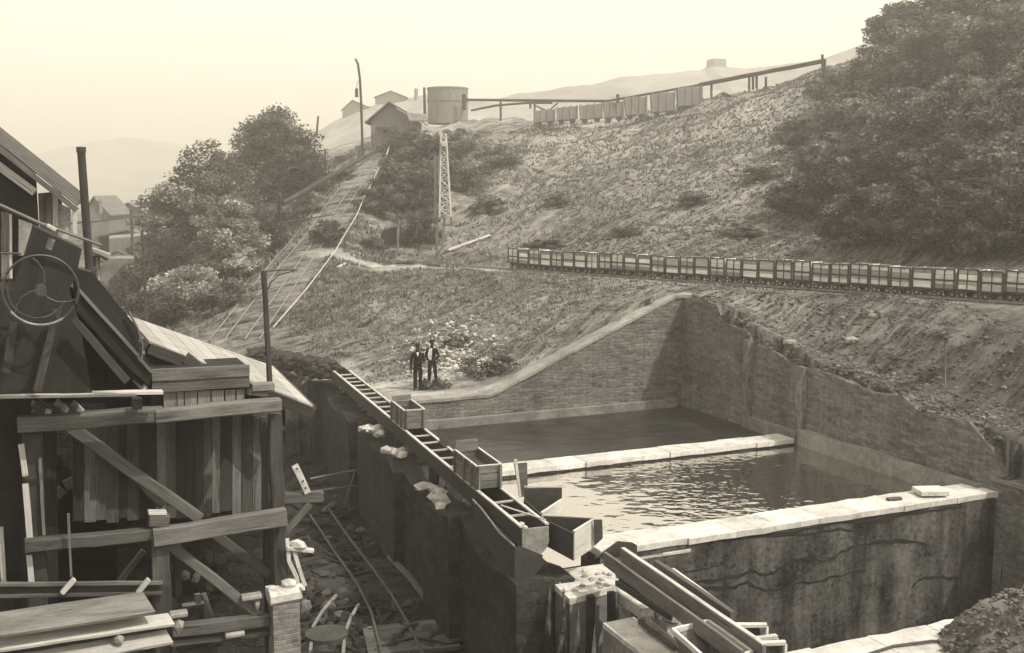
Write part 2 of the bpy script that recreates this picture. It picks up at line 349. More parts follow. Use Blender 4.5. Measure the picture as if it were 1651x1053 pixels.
def height(x, y, detail=True):
    x = np.asarray(x, float); y = np.asarray(y, float); sh = x.shape; x = x.ravel(); y = y.ravel()
    z = np.zeros(x.shape)
    for i in range(0, len(x), 20000):
        xx, yy = x[i:i+20000], y[i:i+20000]
        r2 = (xx[:, None]-CP[None, :, 0])**2 + (yy[:, None]-CP[None, :, 1])**2
        z[i:i+20000] = _phi(r2) @ _w[:-3] + _w[-3] + _w[-2]*xx + _w[-1]*yy
    dt, tt = pdist(x, y, _te, _tw)
    flat = np.clip((dt-1.4)/2.5, 0, 1)
    di, _ = pdist(x, y, IN0, IN1); flat2 = np.clip((di-1.8)/1.5, 0.2, 1)
    dm = np.hypot(x+3.4, y-43); flat3 = np.clip((dm-2.2)/3, .1, 1)
    rgh = np.minimum(flat, np.minimum(flat2, flat3))
    far = np.clip(y/60, .6, 2.5)
    n = vnoise(x, y, 6, 1)*0.6*far + vnoise(x, y, 2.4, 2)*0.34*far**.5 + vnoise(x, y, 0.9, 3)*0.16 + vnoise(x, y, .45, 4)*.08
    # gullies that run down the banks toward the viewer
    gx = x*0.86 + y*0.5
    g = -np.abs(vnoise(gx, (y*0.86-x*0.5)*0.18, 1.7, 5))*0.85 + 0.2
    z = z + (n + g*np.clip((y-33)/6, 0, 1))*rgh
    trk = TR0.z + (TR1.z-TR0.z)*np.clip(((x-TR0.x)*(TR1.x-TR0.x)+(y-TR0.y)*(TR1.y-TR0.y))/((TR1-TR0).length**2), -.3, 1.3) - 0.08
    d_i, t_i = pdist(x, y, IN0, IN1); f_i = np.clip((d_i-2.0)/1.3, 0, 1)*.85+.15*(d_i > 1.0); f_i = np.where((t_i <= 0) | (t_i >= 1), 1, f_i)
    z = z*f_i + (IN0.z + (IN1.z-IN0.z)*t_i - .05)*(1-f_i)
    for ga, gb, gd_, gw in GUL:
        dg, tg = pdist(x, y, ga, gb); z = z - gd_*np.clip(1-dg/gw, 0, 1)*np.sin(np.pi*np.clip(tg, .04, .96))**.5
    z = z*flat + trk*(1-flat)
    inb = inpoly(x, y, [(p.x, p.y) for p in BASIN]); z = np.where(inb, -6.5, z)
    iny = inpoly(x, y, [(p.x, p.y) for p in YARDP]); z = np.where(iny & ~inb, YARD + vnoise(x, y, 1.7, 6)*.22 + vnoise(x, y, .6, 7)*.12, z)
    return z.reshape(sh)
def axis(segs):
    out = [segs[0][0]]
    for a, b, h0, h1 in segs:
        x = a
        while x < b - 1e-6:
            k = (x-a)/(b-a); x = min(x + h0 + (h1-h0)*k, b); out.append(x)
    return np.array(out)
gx = axis([(-1900, -300, 220, 60), (-300, -60, 40, 6), (-60, -24, 4, .5), (-24, 30, .27, .27), (30, 70, .4, 1.6), (70, 260, 2, 40), (260, 1900, 60, 220)])
gy = axis([(-120, 8, 20, 1), (8, 90, .27, .3), (90, 145, .4, 1.2), (145, 300, 2, 16), (300, 2300, 20, 240)])
X, Y = np.meshgrid(gx, gy); Z = height(X, Y)
_far = np.clip((np.hypot(X, Y-60)-200)/250, 0, 1); Z = Z*(1-_far) + _far*(-2)
nx, ny = len(gx), len(gy)
me = bpy.data.meshes.new('ground')
vv = np.c_[X.ravel(), Y.ravel(), Z.ravel()]
idx = np.arange(nx*ny).reshape(ny, nx)
fq = np.c_[idx[:-1, :-1].ravel(), idx[:-1, 1:].ravel(), idx[1:, 1:].ravel(), idx[1:, :-1].ravel()]
me.vertices.add(len(vv)); me.vertices.foreach_set('co', vv.astype(np.float32).ravel())
me.loops.add(fq.size); me.loops.foreach_set('vertex_index', fq.astype(np.int32).ravel())
me.polygons.add(len(fq)); me.polygons.foreach_set('loop_start', np.arange(0, fq.size, 4, dtype=np.int32)); me.update(calc_edges=True)
me.polygons.foreach_set('use_smooth', [True]*len(fq))
# what the ground is made of: trodden dusty path, black coal dust, plain spoil
dt, _ = pdist(X, Y, _te, _tw); dusty = .75*np.clip(1-(dt-1.2)/3.0, 0, 1)*(X < 12) + .35*np.clip(1-(dt-.8)/2.0, 0, 1)*(X >= 12)
dl, _ = pdist(X, Y, U(545, 422, z=2.9), U(830, 437, z=2.9)); dusty = np.maximum(dusty, np.clip(1.5-dl/1.5, 0, 1))
dl, _ = pdist(X, Y, U(640, 636, z=0), U(790, 632, z=0)); dusty = np.maximum(dusty, np.clip(1.2-dl/1.1, 0, 1))
dl, _ = pdist(X, Y, U(540, 592, z=0), U(640, 632, z=0)); dusty = np.maximum(dusty, np.clip(1.1-dl/1.6, 0, 1))
dm = np.hypot((X+2.4)/1.8, Y-44.6); dusty = np.maximum(dusty, np.clip(1.1-dm/2.2, 0, 1))
dl, _ = pdist(X, Y, IN0, IN1); pass
black = inpoly(X, Y, [(p.x, p.y) for p in YARDP]).astype(float)
s_ = (X-CN.x)*D1.x + (Y-CN.y)*D1.y; t_ = -((X-CN.x)*D2.x + (Y-CN.y)*D2.y)
black = np.maximum(black, .75*np.clip((s_+1.5)/1.5, 0, 1)*np.clip((t_-4)/6, 0, 1)*np.clip((12-s_)/4, 0, 1))
for nm, arr in (('dusty', dusty), ('black', black)):
    a = me.attributes.new(nm, 'FLOAT', 'POINT'); a.data.foreach_set('value', arr.astype(np.float32).ravel())
m, t = ntree('spoil_and_scrub_ground'); v = coords(t, 'world')
a1 = noise(t, v, 0.12, 4, 0.6); a2 = noise(t, v, 0.9, 6, 0.7, (1, 1, 2)); a3 = noise(t, v, 5.5, 8, 0.8, (1, .7, 1)); a4 = noise(t, v, 26, 4, 0.8)
x = math2(t, 'ADD', math2(t, 'MULTIPLY', a1, .22), math2(t, 'ADD', math2(t, 'MULTIPLY', a2, .3), math2(t, 'ADD', math2(t, 'MULTIPLY', a3, .3), math2(t, 'MULTIPLY', a4, .18))))
mr = N(t, 'ShaderNodeMapping'); mr.inputs['Rotation'].default_value = (0, 0, R(-38)); t.links.new(v, mr.inputs[0])
sk1 = noise(t, mr.outputs[0], 1.0, 5, .7, (.16, 1.5, .3)); sk2 = noise(t, mr.outputs[0], 1.0, 5, .75, (.7, 5.5, 1))
x = math2(t, 'ADD', math2(t, 'MULTIPLY', x, .55), math2(t, 'ADD', math2(t, 'MULTIPLY', sk1, .2), math2(t, 'MULTIPLY', sk2, .25)))
base = mapr(t, x, .455, .55, .012, .22); du = mapr(t, x, .44, .57, .2, .42); bl = mapr(t, x, .45, .58, .008, .06)
sxyz = N(t, 'ShaderNodeSeparateXYZ'); t.links.new(v, sxyz.inputs[0]); haze_gain = mapr(t, sxyz.outputs[2], 4, 13, 1, 1.6); base = math2(t, 'MULTIPLY', base, haze_gain)  # hill paler with height, distance haze put into the ground colour
ad = N(t, 'ShaderNodeAttribute', attribute_name='dusty'); ab = N(t, 'ShaderNodeAttribute', attribute_name='black')
def mixf(t, f, a, b):
    n = t.nodes.new('ShaderNodeMix'); n.data_type = 'FLOAT'; t.links.new(f, n.inputs[0]); t.links.new(a, n.inputs[2]); t.links.new(b, n.inputs[3]); return n.outputs[0]
fd = math2(t, 'MULTIPLY', ad.outputs['Fac'], mapr(t, a2, .35, .6, .55, 1.0))
val = mixf(t, ab.outputs['Fac'], mixf(t, fd, base, du), bl)
finish(t, val, .97, x, .9, .22, spec=0.1)
me.materials.append(m); ground = bpy.data.objects.new('ground', me); COL.objects.link(ground); tag(ground, kind='structure')
ground['label'] = 'spoil banks, scrubby hillside and black works yard'
def gz(x, y): return float(height(np.array([x]), np.array([y]))[0])
# ================================================================ BASINS AND WALLS
def wall(name, label, p0, dr, prof, zb, th, mat, back, cope=None, cope_mat='stone_pale', cope_w=None, cope_h=.14, cat='wall', jag=0.0):
    """prof: (distance along dr, top z) from p0; back: unit vector from the visible face into the wall"""
    root = thing(name, label, cat, zat(p0, zb))
    b = MB(); pr = []
    for i in range(len(prof)-1):
        (a, za), (c, zc) = prof[i], prof[i+1]; n = max(1, int(abs(c-a)/0.6)) if jag else 1
        for k in range(n): pr.append((a+(c-a)*k/n, za+(zc-za)*k/n))
    pr.append(prof[-1]); 
    if jag: pr = [(a, z + (random.uniform(-jag, jag*.4) if 0 < i < len(pr)-1 else 0)) for i, (a, z) in enumerate(pr)]
    P = lambda a, z, o=0: Vector((p0.x+dr.x*a+back.x*o, p0.y+dr.y*a+back.y*o, z))
    for (a, za), (c, zc) in zip(pr, pr[1:]):
        if abs(c-a) < 1e-6: 
            b.face([P(a, za), P(a, zc), P(a, zc, th), P(a, za, th)]); continue
        uv = lambda q, z: (q, z)
        b.face([P(a, zb), P(c, zb), P(c, zc), P(a, za)], [uv(a, zb), uv(c, zb), uv(c, zc), uv(a, za)])
        b.face([P(c, zb, th), P(a, zb, th), P(a, za, th), P(c, zc, th)], [uv(c, zb), uv(a, zb), uv(a, za), uv(c, zc)])
        b.face([P(a, za), P(c, zc), P(c, zc, th), P(a, za, th)], [uv(a, 0), uv(c, 0), uv(c, th), uv(a, th)])
    for a, z in (pr[0], pr[-1]): b.face([P(a, zb), P(a, z), P(a, z, th), P(a, zb, th)], [(0, zb), (0, z), (th, z), (th, zb)])
    b.build('masonry', mat, root)
    if cope:
        c_ = MB(); cw = cope_w or th+.08
        for (a, za), (c, zc) in cope:
            n = max(1, int(abs(c-a)/1.1))
            for k in range(n):
                q0, q1 = a+(c-a)*k/n, a+(c-a)*(k+1)/n - .012; z0, z1 = za+(zc-za)*k/n, za+(zc-za)*(k+1)/n
                c_.beam(P(q0, z0+cope_h/2, cw/2-.05), P(q1, z1+cope_h/2, cw/2-.05), cw, cope_h, UPV, .12, random.uniform(.85, 1.1))
        c_.build('coping', cope_mat, root)
    return root
def sfl(t, off=.5):                            # where the flume line (off metres right of its left edge) crosses distance t toward the viewer
    q = FLY(40, off, 0); P0 = BS(0, t, 0); n = FR
    return (P0-q).dot(n)/D1.dot(n)
# back wall with its sloping coping
sA = (CN-A0).dot(D1); sB = (CN-A1).dot(D1); L0 = sfl(0, .3)
wall('retaining_wall', 'stone retaining wall at the back of the basins, its pale coping sloping up to the right', BS(L0, 0, 0), D1,
     [(0, -.12), (L0-sA, -.12), (L0-sB, 3.33), (L0+.7, 3.33)], -5.5, .7, 'masonry', D2, [((0, -.12), (L0-sA, -.12)), ((L0-sA, -.12), (L0-sB, 3.33)), ((L0-sB, 3.33), (L0+.65, 3.33))], 'stone_coping')
b = MB(); b.beam(BS(L0, .1, WZ+.13), BS(.35, .1, WZ+.13), .24, .42, UPV, .05, 1.0); tag(b.build('footing_ledge', 'stone_mid'), 'narrow stone ledge along the waterline at the foot of the back wall', 'ledge')
# side wall, its top broken down in steps toward the viewer
def tpx(px, py_base=None):
    p = VP(px, 700, CN, D2); return -(p-CN).dot(D2)
zt = lambda px, py: VP(px, py, CN, D2).z
side = [(0.0, 3.33), (tpx(1150), 3.33), (tpx(1162), 2.7), (tpx(1200), zt(1200, 530)), (tpx(1208), zt(1208, 548)), (tpx(1288), zt(1288, 590)), (tpx(1345), zt(1345, 603)), (tpx(1380), zt(1380, 622)), (tpx(1452), zt(1452, 640)),
        (tpx(1475), zt(1475, 660)), (tpx(1560), zt(1560, 676)), (tpx(1600), zt(1600, 720)), (tpx(1625), zt(1625, 800)), (34, -.35)]
side[-2] = (tpx(1625), -.35)
wall('side_wall', 'long stone side wall right of the basins, its broken top buried in sliding rubble', BS(0, 0, 0), -D2, side, -5.5, .5, 'masonry', D1, None, 'stone_mid', .7, .1, jag=.1)
b = MB()
b.beam(BS(.1, tpx(1212), WZ+.2), BS(.1, tpx(1290), WZ+.2), .2, .5, UPV, .05, 1.0)
b.beam(BS(.12, tpx(1295), WZ+.28), BS(.12, tpx(1590), WZ+.28), .26, .6, UPV, .05, 1.2)
tag(b.build('plinth', 'stone_mid'), 'pale rendered plinth along the foot of the side wall', 'plinth')
for px, lab, pt in ((1206, 'thin stone pilaster on the side wall nearer the far corner', 545), (1293, 'broad stone pilaster on the side wall where the pale plinth begins', 588)):
    tt = tpx(px); b = MB(); b.beam(BS(.08, tt, -4), BS(.08, tt, zt(px, pt)-.05), .35, .22, D1, .05, 1.2)
    tag(b.build('pilaster', 'masonry'), lab, 'pilaster')
# low walls round the near end of the pit
b = MB(); tP = tpx(1584)
b.beam(BS(-.45, tP+.4, -.28), BS(-.45, 30, -.28), 1.0, .12, UPV, .05, 1); tag(b.build('pit_coping', 'stone_mid'), 'worn coping of the low wall at the right edge of the empty pit', 'coping')
# dividing walls between the basins
def cross_wall(name, label, far, near, px0, px1, z, zb, mat_side, mat_top='stone_pale'):
    f0 = U(*far, z=z); n0 = U(*near, z=z); w = abs((n0-f0).dot(D2)); f_a = VP(px0, 700, f0, D1); f_b = VP(px1, 700, f0, D1)
    root = thing(name, label, 'wall', zat(f_a, zb)); L = (f_b-f_a).dot(D1); b = MB()
    P = lambda a, o, zz: Vector((f_a.x+D1.x*a-D2.x*o, f_a.y+D1.y*a-D2.y*o, zz)); nseg = int(L/.5)
    for k in range(nseg):
        a, c = L*k/nseg, L*(k+1)/nseg
        b.face([P(a, w, zb), P(c, w, zb), P(c, w, z-.16), P(a, w, z-.16)], [(a, zb), (c, zb), (c, z-.1), (a, z-.1)])
        b.face([P(c, 0, zb), P(a, 0, zb), P(a, 0, z-.16), P(c, 0, z-.16)], [(c, zb), (a, zb), (a, z-.1), (c, z-.1)])
    b.face([P(L, w, zb), P(L, 0, zb), P(L, 0, z-.16), P(L, w, z-.16)]); b.face([P(0, 0, zb), P(0, w, zb), P(0, w, z-.16), P(0, 0, z-.16)])
    b.build('masonry', mat_side, root); c_ = MB(); a = 0
    while a < L-.05:
        q = min(L, a+random.uniform(.9, 1.5)); j = random.uniform(-.03, .03)
        c_.beam(P(a, w/2+j, z-.08), P(q-.012, w/2+j, z-.08+random.uniform(-.01, .01)), w+.1, .17, UPV, .08, random.uniform(.88, 1.1)); a = q
    c_.build('coping', mat_top, root); return root, w
cracks = None
m, t = ntree('cracked_render'); v = coords(t, 'uv')
n1 = noise(t, v, .6, 5, .6); n2 = noise(t, v, 7, 6, .75)
dn = N(t, 'ShaderNodeTexNoise'); dn.inputs['Scale'].default_value = .9; dn.inputs['Detail'].default_value = 5; t.links.new(v, dn.inputs['Vector'])
sca = N(t, 'ShaderNodeVectorMath', operation='SCALE'); t.links.new(dn.outputs['Color'], sca.inputs[0]); sca.inputs['Scale'].default_value = 1.5
add = N(t, 'ShaderNodeVectorMath', operation='ADD'); t.links.new(sca.outputs[0], add.inputs[0]); t.links.new(v, add.inputs[1])
mp = N(t, 'ShaderNodeMapping'); mp.inputs['Scale'].default_value = (.13, .5, 1); t.links.new(add.outputs[0], mp.inputs[0])
vo = N(t, 'ShaderNodeTexVoronoi', feature='DISTANCE_TO_EDGE'); vo.inputs['Scale'].default_value = 1.0; t.links.new(mp.outputs[0], vo.inputs['Vector'])
lf = noise(t, v, 1.0, 5, .55, (.1, .33, 1)); wd1 = noise(t, v, 1.1, 3, .5)
ck = mapr(t, math2(t, 'ABSOLUTE', math2(t, 'SUBTRACT', lf, .5), 0), 0.003, .02, 0, 1)
ck = mapr(t, n2, .3, .42, .6, 1)
drip = noise(t, v, 1.0, 4, .6, (2.2, .2, 1))
x = math2(t, 'ADD', math2(t, 'MULTIPLY', n1, .6), math2(t, 'MULTIPLY', n2, .4))
val = math2(t, 'MULTIPLY', math2(t, 'MULTIPLY', mapr(t, x, .40, .60, .02, .12), mapr(t, drip, .38, .62, .45, 1.2)), mapr(t, ck, 0, 1, .3, 1))
finish(t, val, .95, math2(t, 'ADD', math2(t, 'MULTIPLY', ck, 1.2), n2), .8, .06, spec=.1); MAT['cracked'] = m
dv1, _ = cross_wall('dividing_wall', 'far pale-topped dividing wall between the black slurry basin and the bright water', (1050, 722), (1050, 733), 780, 1256, -.85, -5, "masonry_dark")
dv2, wd2 = cross_wall('dividing_wall', 'near pale-topped dividing wall between the bright water and the empty pit', (1150, 838.6), (1150, 861), 938, 1580, -.62, -6.2, 'cracked')
cfw = U(1150, 861, z=-.62) - D2*.012; cb_ = .62
def crack(pts, w):
    b = MB(); P = []
    for (x0, y0), (x1, y1) in zip(pts, pts[1:]):
        for k in range(4): P.append((x0+(x1-x0)*k/4 + random.uniform(-1.5, 1.5), y0+(y1-y0)*k/4 + random.uniform(-2.2, 2.2)))
    P.append(pts[-1]); Q = [VP(x, y, cfw, D1) for x, y in P]; n = len(Q); ws = [w*random.uniform(.3, 1.2)*(1 if 0 < i < n-1 else .1) for i in range(n)]
    for i in range(n-1): b.face([Q[i]-UPV*ws[i]/2, Q[i+1]-UPV*ws[i+1]/2, Q[i+1]+UPV*ws[i+1]/2, Q[i]+UPV*ws[i]/2])
    b.build('crack', 'wood_black', dv2)
for pts, w in (([(1085, 936), (1120, 940), (1160, 936), (1200, 926), (1213, 919), (1235, 930), (1252, 920), (1280, 905), (1300, 902), (1330, 905), (1350, 895), (1375, 880), (1410, 875), (1460, 873), (1500, 880)], .11),
               ([(1135, 946), (1180, 948), (1205, 940), (1230, 952), (1252, 950), (1280, 941), (1310, 940), (1340, 930), (1400, 920)], .09), ([(1182, 884), (1175, 900), (1160, 911), (1142, 916), (1105, 924), (1092, 930)], .06), ([(1143, 880), (1141, 898), (1142, 914)], .06),
               ([(1160, 873), (1200, 866), (1290, 858), (1330, 846), (1420, 838), (1500, 824), (1560, 816)], .12), ([(1255, 862), (1300, 862), (1350, 852), (1380, 856)], .06), ([(1310, 998), (1328, 985), (1334, 968)], .05), ([(1470, 950), (1480, 935), (1520, 930), (1548, 934)], .1)): crack(pts, w)
cw3, _ = cross_wall('basin_kerb', 'broad pale kerb along the near edge of the pit in the lower right', (1400, 1028), (1400, 1100), 1215, 1720, -.62, -6.2, 'masonry_dark')
# water, slurry, pit floor
def poly_sheet(name, pts, z, mat, label, kind='structure', th=.0):
    b = MB(); b.face([zat(p, z) for p in pts]); o = b.build(name, mat); tag(o, label, kind=kind); return o
m, t = ntree('basin_water'); v = coords(t, 'world')
w1 = noise(t, v, 1.0, 2, .5, (1, 1.5, 1)); w2 = noise(t, v, 3.3, 1.5, .45, (.9, 1.1, 1))
sx = N(t, 'ShaderNodeSeparateXYZ'); t.links.new(v, sx.inputs[0]); pv_ = math2(t, 'ADD', sx.outputs[0], math2(t, 'MULTIPLY', math2(t, 'SUBTRACT', w1, .5), 5)); win = math2(t, 'MULTIPLY', mapr(t, pv_, 3.2, 4.6, .1, 1), mapr(t, pv_, 6.5, 9.5, 1, .1))
h = math2(t, 'ADD', math2(t, 'MULTIPLY', w1, .35), math2(t, 'MULTIPLY', math2(t, 'MULTIPLY', w2, win), .62))
c_ = N(t, 'ShaderNodeValue'); c_.outputs[0].default_value = .015
p = finish(t, c_.outputs[0], .05, h, .6, .12, spec=.6)
gl = N(t, 'ShaderNodeBsdfGlossy'); gl.inputs['Color'].default_value = (.95, .93, .88, 1); gl.inputs['Roughness'].default_value = .04
t.links.new(p.inputs['Normal'].links[0].from_socket, gl.inputs['Normal']); mxw = N(t, 'ShaderNodeMixShader'); mxw.inputs[0].default_value = .6
t.links.new(p.outputs[0], mxw.inputs[1]); t.links.new(gl.outputs[0], mxw.inputs[2]); out_ = [q for q in t.nodes if q.type == 'OUTPUT_MATERIAL'][0]; t.links.new(mxw.outputs[0], out_.inputs['Surface'])
MAT['water'] = m
m, t = ntree('black_slurry'); v = coords(t, 'world')
w1 = noise(t, v, .8, 5, .6, (1, 2, 1)); c_ = mapr(t, w1, .4, .6, .008, .025)
finish(t, c_, .3, w1, .5, .1, spec=.35); MAT['slurry'] = m
fl = lambda y: FLY(y, .55)
poly_sheet('slurry_basin', [BS(0, 0, 0), BS(sfl(0), 0, 0), BS(sfl((CN-U(1050, 722, z=-.85)).dot(D2)+.5), (CN-U(1050, 722, z=-.85)).dot(D2)+.5, 0), BS(0, (CN-U(1050, 722, z=-.85)).dot(D2)+.5, 0)], WZ, 'slurry', 'black slurry filling the far basin')
tw0 = (CN-U(1050, 727, z=-.85)).dot(D2); tw1 = (CN-U(1150, 850, z=-.62)).dot(D2)
b = MB(); n = 40
tag_w = poly_sheet('water', [BS(0, tw0, 0), BS(sfl(tw0), tw0, 0), BS(sfl(tw1), tw1, 0), BS(0, tw1, 0)], WZ+.02, 'water', 'rippled water in the middle basin')
m, t = ntree('pit_mud'); v = coords(t, 'world'); w1 = noise(t, v, .7, 7, .7); finish(t, mapr(t, w1, .4, .6, .02, .09), .8, w1, 1, .3, spec=.2); MAT['mud'] = m
poly_sheet('pit_floor', [BS(0, tw1, 0), BS(sfl(tw1), tw1, 0), BS(sfl(34), 34, 0), BS(0, 34, 0)], -4.6, 'mud', 'dark mud floor of the empty pit')
# wall under the flume
cw_root = thing('channel_wall', 'tall sooty stone wall carrying the timber flume above the yard', 'wall', FLY(35, -.3, YARD-.3))
b = MB(); ys = np.arange(23.6, FL0.y+2, .8); off = -.28
prevz = None
def ctop(y): return -.55 + (.12*math.sin(y*1.9)) + (-.25 if 30 < y < 33.4 else 0) + (-.35 if y < 27.6 else 0)
for ya, yb in zip(ys, ys[1:]):
    za, zb_ = ctop(ya), ctop(yb); o_ = off - (.3 if (int(ya/3.3) % 2 == 0 and ya > 27) else 0)
    a0, a1 = FLY(ya, o_, YARD-.5), FLY(yb, o_, YARD-.5); u0 = ya; u1 = yb
    if ya < 27.2: o_ = .05
    b.face([a1, a0, zat(a0, za), zat(a1, zb_)], [(u1, YARD), (u0, YARD), (u0, za), (u1, zb_)])
    r0, r1 = FLY(ya, 1.1, 0), FLY(yb, 1.1, 0)
    b.face([zat(a0, za), zat(r0, za), zat(r1, zb_), zat(a1, zb_)], [(u0, 0), (u0, 1), (u1, 1), (u1, 0)])
    b.face([zat(r0, -5), zat(r1, -5), zat(r1, zb_), zat(r0, za)], [(u0, -5), (u1, -5), (u1, zb_), (u0, za)])
    i_ = FLY(ya, off+.02, YARD-.5); b.face([zat(a0, YARD-.5), zat(r0, YARD-.5), zat(r0, za), zat(a0, za)], [(0, YARD), (1.4, YARD), (1.4, za), (0, za)])
    b.face([zat(a1, YARD-.5), zat(a1, zb_), zat(r1, zb_), zat(r1, YARD-.5)], [(0, YARD), (0, zb_), (1.4, zb_), (1.4, YARD)])
b.build('masonry', 'masonry_dark', cw_root)
for y0, y1, w in ((36.6, 38.0, .75), (33.6, 35.0, .7), (28.8, 31.6, .6)):
    s_ = MB()
    for k in range(7):
        yy = y0+(y1-y0)*(k+.5)/7; c = FLY(yy, -.3+random.uniform(-.12, .25), ctop(yy)+.08); s_.rock(c, random.uniform(.2, .34), random.uniform(.8, 1.1), (1, 1, .55))
    s_.build('loose_stone_topping', 'stone_rough', cw_root)
# ================================================================ TUB TRAIN
MAT['tub_panel'] = m_wood('worn_tub_boards', 0.3, 0.85)
MAT['tub_iron'] = m_plain('sooty_tub_iron', 0.02, 0.06, 5, 'object', .8, .3, .01)
ORD = 'first second third fourth fifth sixth seventh eighth ninth tenth eleventh twelfth thirteenth fourteenth fifteenth sixteenth seventeenth eighteenth nineteenth'.split()
def ordinal(n):
    if n < 20: return ORD[n-1]
    if n == 20: return 'twentieth'
    if n == 30: return 'thirtieth'
    return ('twenty-' if n < 30 else 'thirty-') + ORD[n % 10 - 1]
PITCHL = (TR0-TR1).length/31.6
def wheel(root, x, y, r=.15):
    b = MB(); n = 14
    P = [Vector((x+math.cos(2*math.pi*k/n)*r, y-.03, r+math.sin(2*math.pi*k/n)*r)) for k in range(n)]; b.prism(P, (0, .06, 0)); w = b.build('wheel', 'tub_iron', root)
    h = MB(); P = [Vector((x+math.cos(2*math.pi*k/8)*.055, y-.045, r+math.sin(2*math.pi*k/8)*.055)) for k in range(8)]; h.prism(P, (0, .09, 0)); h.build('hub', 'iron_pale', w)
TL = PITCHL-.08; TWd = .85; z0, z1 = .36, 1.18
def make_tub(var):
    root = thing('mine_tub', 'x', 'mine tub', (0, 0, 0))
    b = MB()
    for sy in (-1, 1):
        for k in range(4):
            zc = z0+(z1-z0)*(k+.5)/4; b.beam((-TL/2+.03, sy*TWd/2, zc), (TL/2-.03, sy*TWd/2, zc), .035, (z1-z0)/4-.008, UPV, .1, random.choice((.35, .6, .8, 1, 1.15)))
    for sx in (-1, 1): b.beam((sx*(TL/2-.03), -TWd/2, (z0+z1)/2), (sx*(TL/2-.03), TWd/2, (z0+z1)/2), .035, z1-z0, UPV, .05)
    b.box((0, 0, z0+.02), TL-.06, TWd, .04); b.build('body', 'tub_panel', root)
    xs = {0: (-.5, 0, .5), 1: (-.5, .5), 2: (-.5, -.03, .5)}[var]
    for sy in (-1, 1):
        f = MB(); yy = sy*(TWd/2+.035)
        for xk in xs: f.beam((xk*(TL-.04), yy, z0-.03), (xk*(TL-.04), yy, z1+.01), .075 if abs(xk) > .4 else .035, .03, Vector((0, 1, 0)), .05, 1)
        f.beam((-TL/2, yy, z1), (TL/2, yy, z1), .05, .05, UPV, .05, 1.3); f.beam((-TL/2, yy, z0), (TL/2, yy, z0), .05, .06, UPV, .05, 1)
        f.beam((-TL/2, yy+sy*.002, z0+.36), (TL/2, yy+sy*.002, z0+.36), .03, .075 if var != 2 else .035, UPV, .05, 1)
        f.build('iron_strapping', 'tub_iron', root)
    c = MB(); 
    for sy in (-1, 1): c.beam((-TL/2+.02, sy*.26, .3), (TL/2-.02, sy*.26, .3), .09, .11, UPV, .05, 1)
    for sx in (-1, 1): c.beam((sx*.3, -.3, .16), (sx*.3, .3, .16), .05, .05, UPV, .1, 1); c.beam((sx*(TL/2+.0), -.09, .3), (sx*(TL/2+.0), .09, .3), .07, .1, UPV, .1, 1)
    c.build('chassis', 'tub_iron', root)
    for sx in (-.3, .3):
        for sy in (-.3, .3): wheel(root, sx, sy)
    l = MB(); zz = z1-.1
    for k in range(26): l.rock((random.uniform(-.4, .4), random.uniform(-.3, .3), z1-.1), random.uniform(.12, .2), random.uniform(.5, 1.4))
    l.build('coal_load', 'tub_iron', root)
    bpy.context.view_layer.update(); index_kids(root); return root
protos = [[make_tub(v) for _ in range((3, 3, 2)[v])] for v in (0, 1, 2)]; nuse = [0, 0, 0]
tdir = (TR0-TR1).normalized(); ang = math.atan2(tdir.y, tdir.x)
used = [False]*3; NT = 35; varseq = [0, 1, 0, 1, 0, 1, 1, 2, 0, 0, 1, 1, 0, 1, 0, 1, 0, 0, 1, 1, 0, 0, 0, 0, 0, 0, 0, 1, 0, 2, 0, 0, 0, 1, 0]
for i in range(NT):
    v_ = varseq[i]
    k_ = nuse[v_]; nuse[v_] += 1
    o = protos[v_][k_] if k_ < len(protos[v_]) else copy_tree(protos[v_][random.randrange(3)])
    p = TR1 + tdir*((i+.5)*PITCHL); o.location = p + Vector((0, 0, random.uniform(-.02, .02))); o.rotation_euler = (random.uniform(-.02, .02), random.uniform(-.012, .012), ang + random.uniform(-.02, .02)); o.scale = (1, 1, random.uniform(.96, 1.05)); o['group'] = 'mine tubs coupled in the long train'
    kind = ('side split in two by an upright strap', 'plain undivided upper side panel', 'weathered side split by a thin strap')[v_]
    o['label'] = ('wooden mine tub at the far left end of the long train' if i == 0 else '%s mine tub, %s along the long train counted from its left end' % (('cross-strapped', 'plain-sided', 'thin-strapped')[v_], ordinal(i+1)))
b = MB()
tside = Vector((-tdir.y, tdir.x, 0))
for s in (-.3, .3): b.beam(TR1 - tdir*9 + tside*s + Vector((0, 0, -.02)), TR0 + tdir*9 + tside*s + Vector((0, 0, -.02)), .06, .09, UPV, .1, 1)
rt = thing('railway_track', 'narrow track under the long train of tubs', 'track', TR1); b.build('rail', 'iron_pale', rt)
b = MB(); k = -12
while k < 48:
    p = TR1 + tdir*(k*.75) + Vector((0, 0, -.07)); b.beam(p-tside*.55, p+tside*.55, .16, .06, UPV, .1); k += 1
o = b.build('sleeper', 'wood_mid', rt); tag(o, kind='stuff')
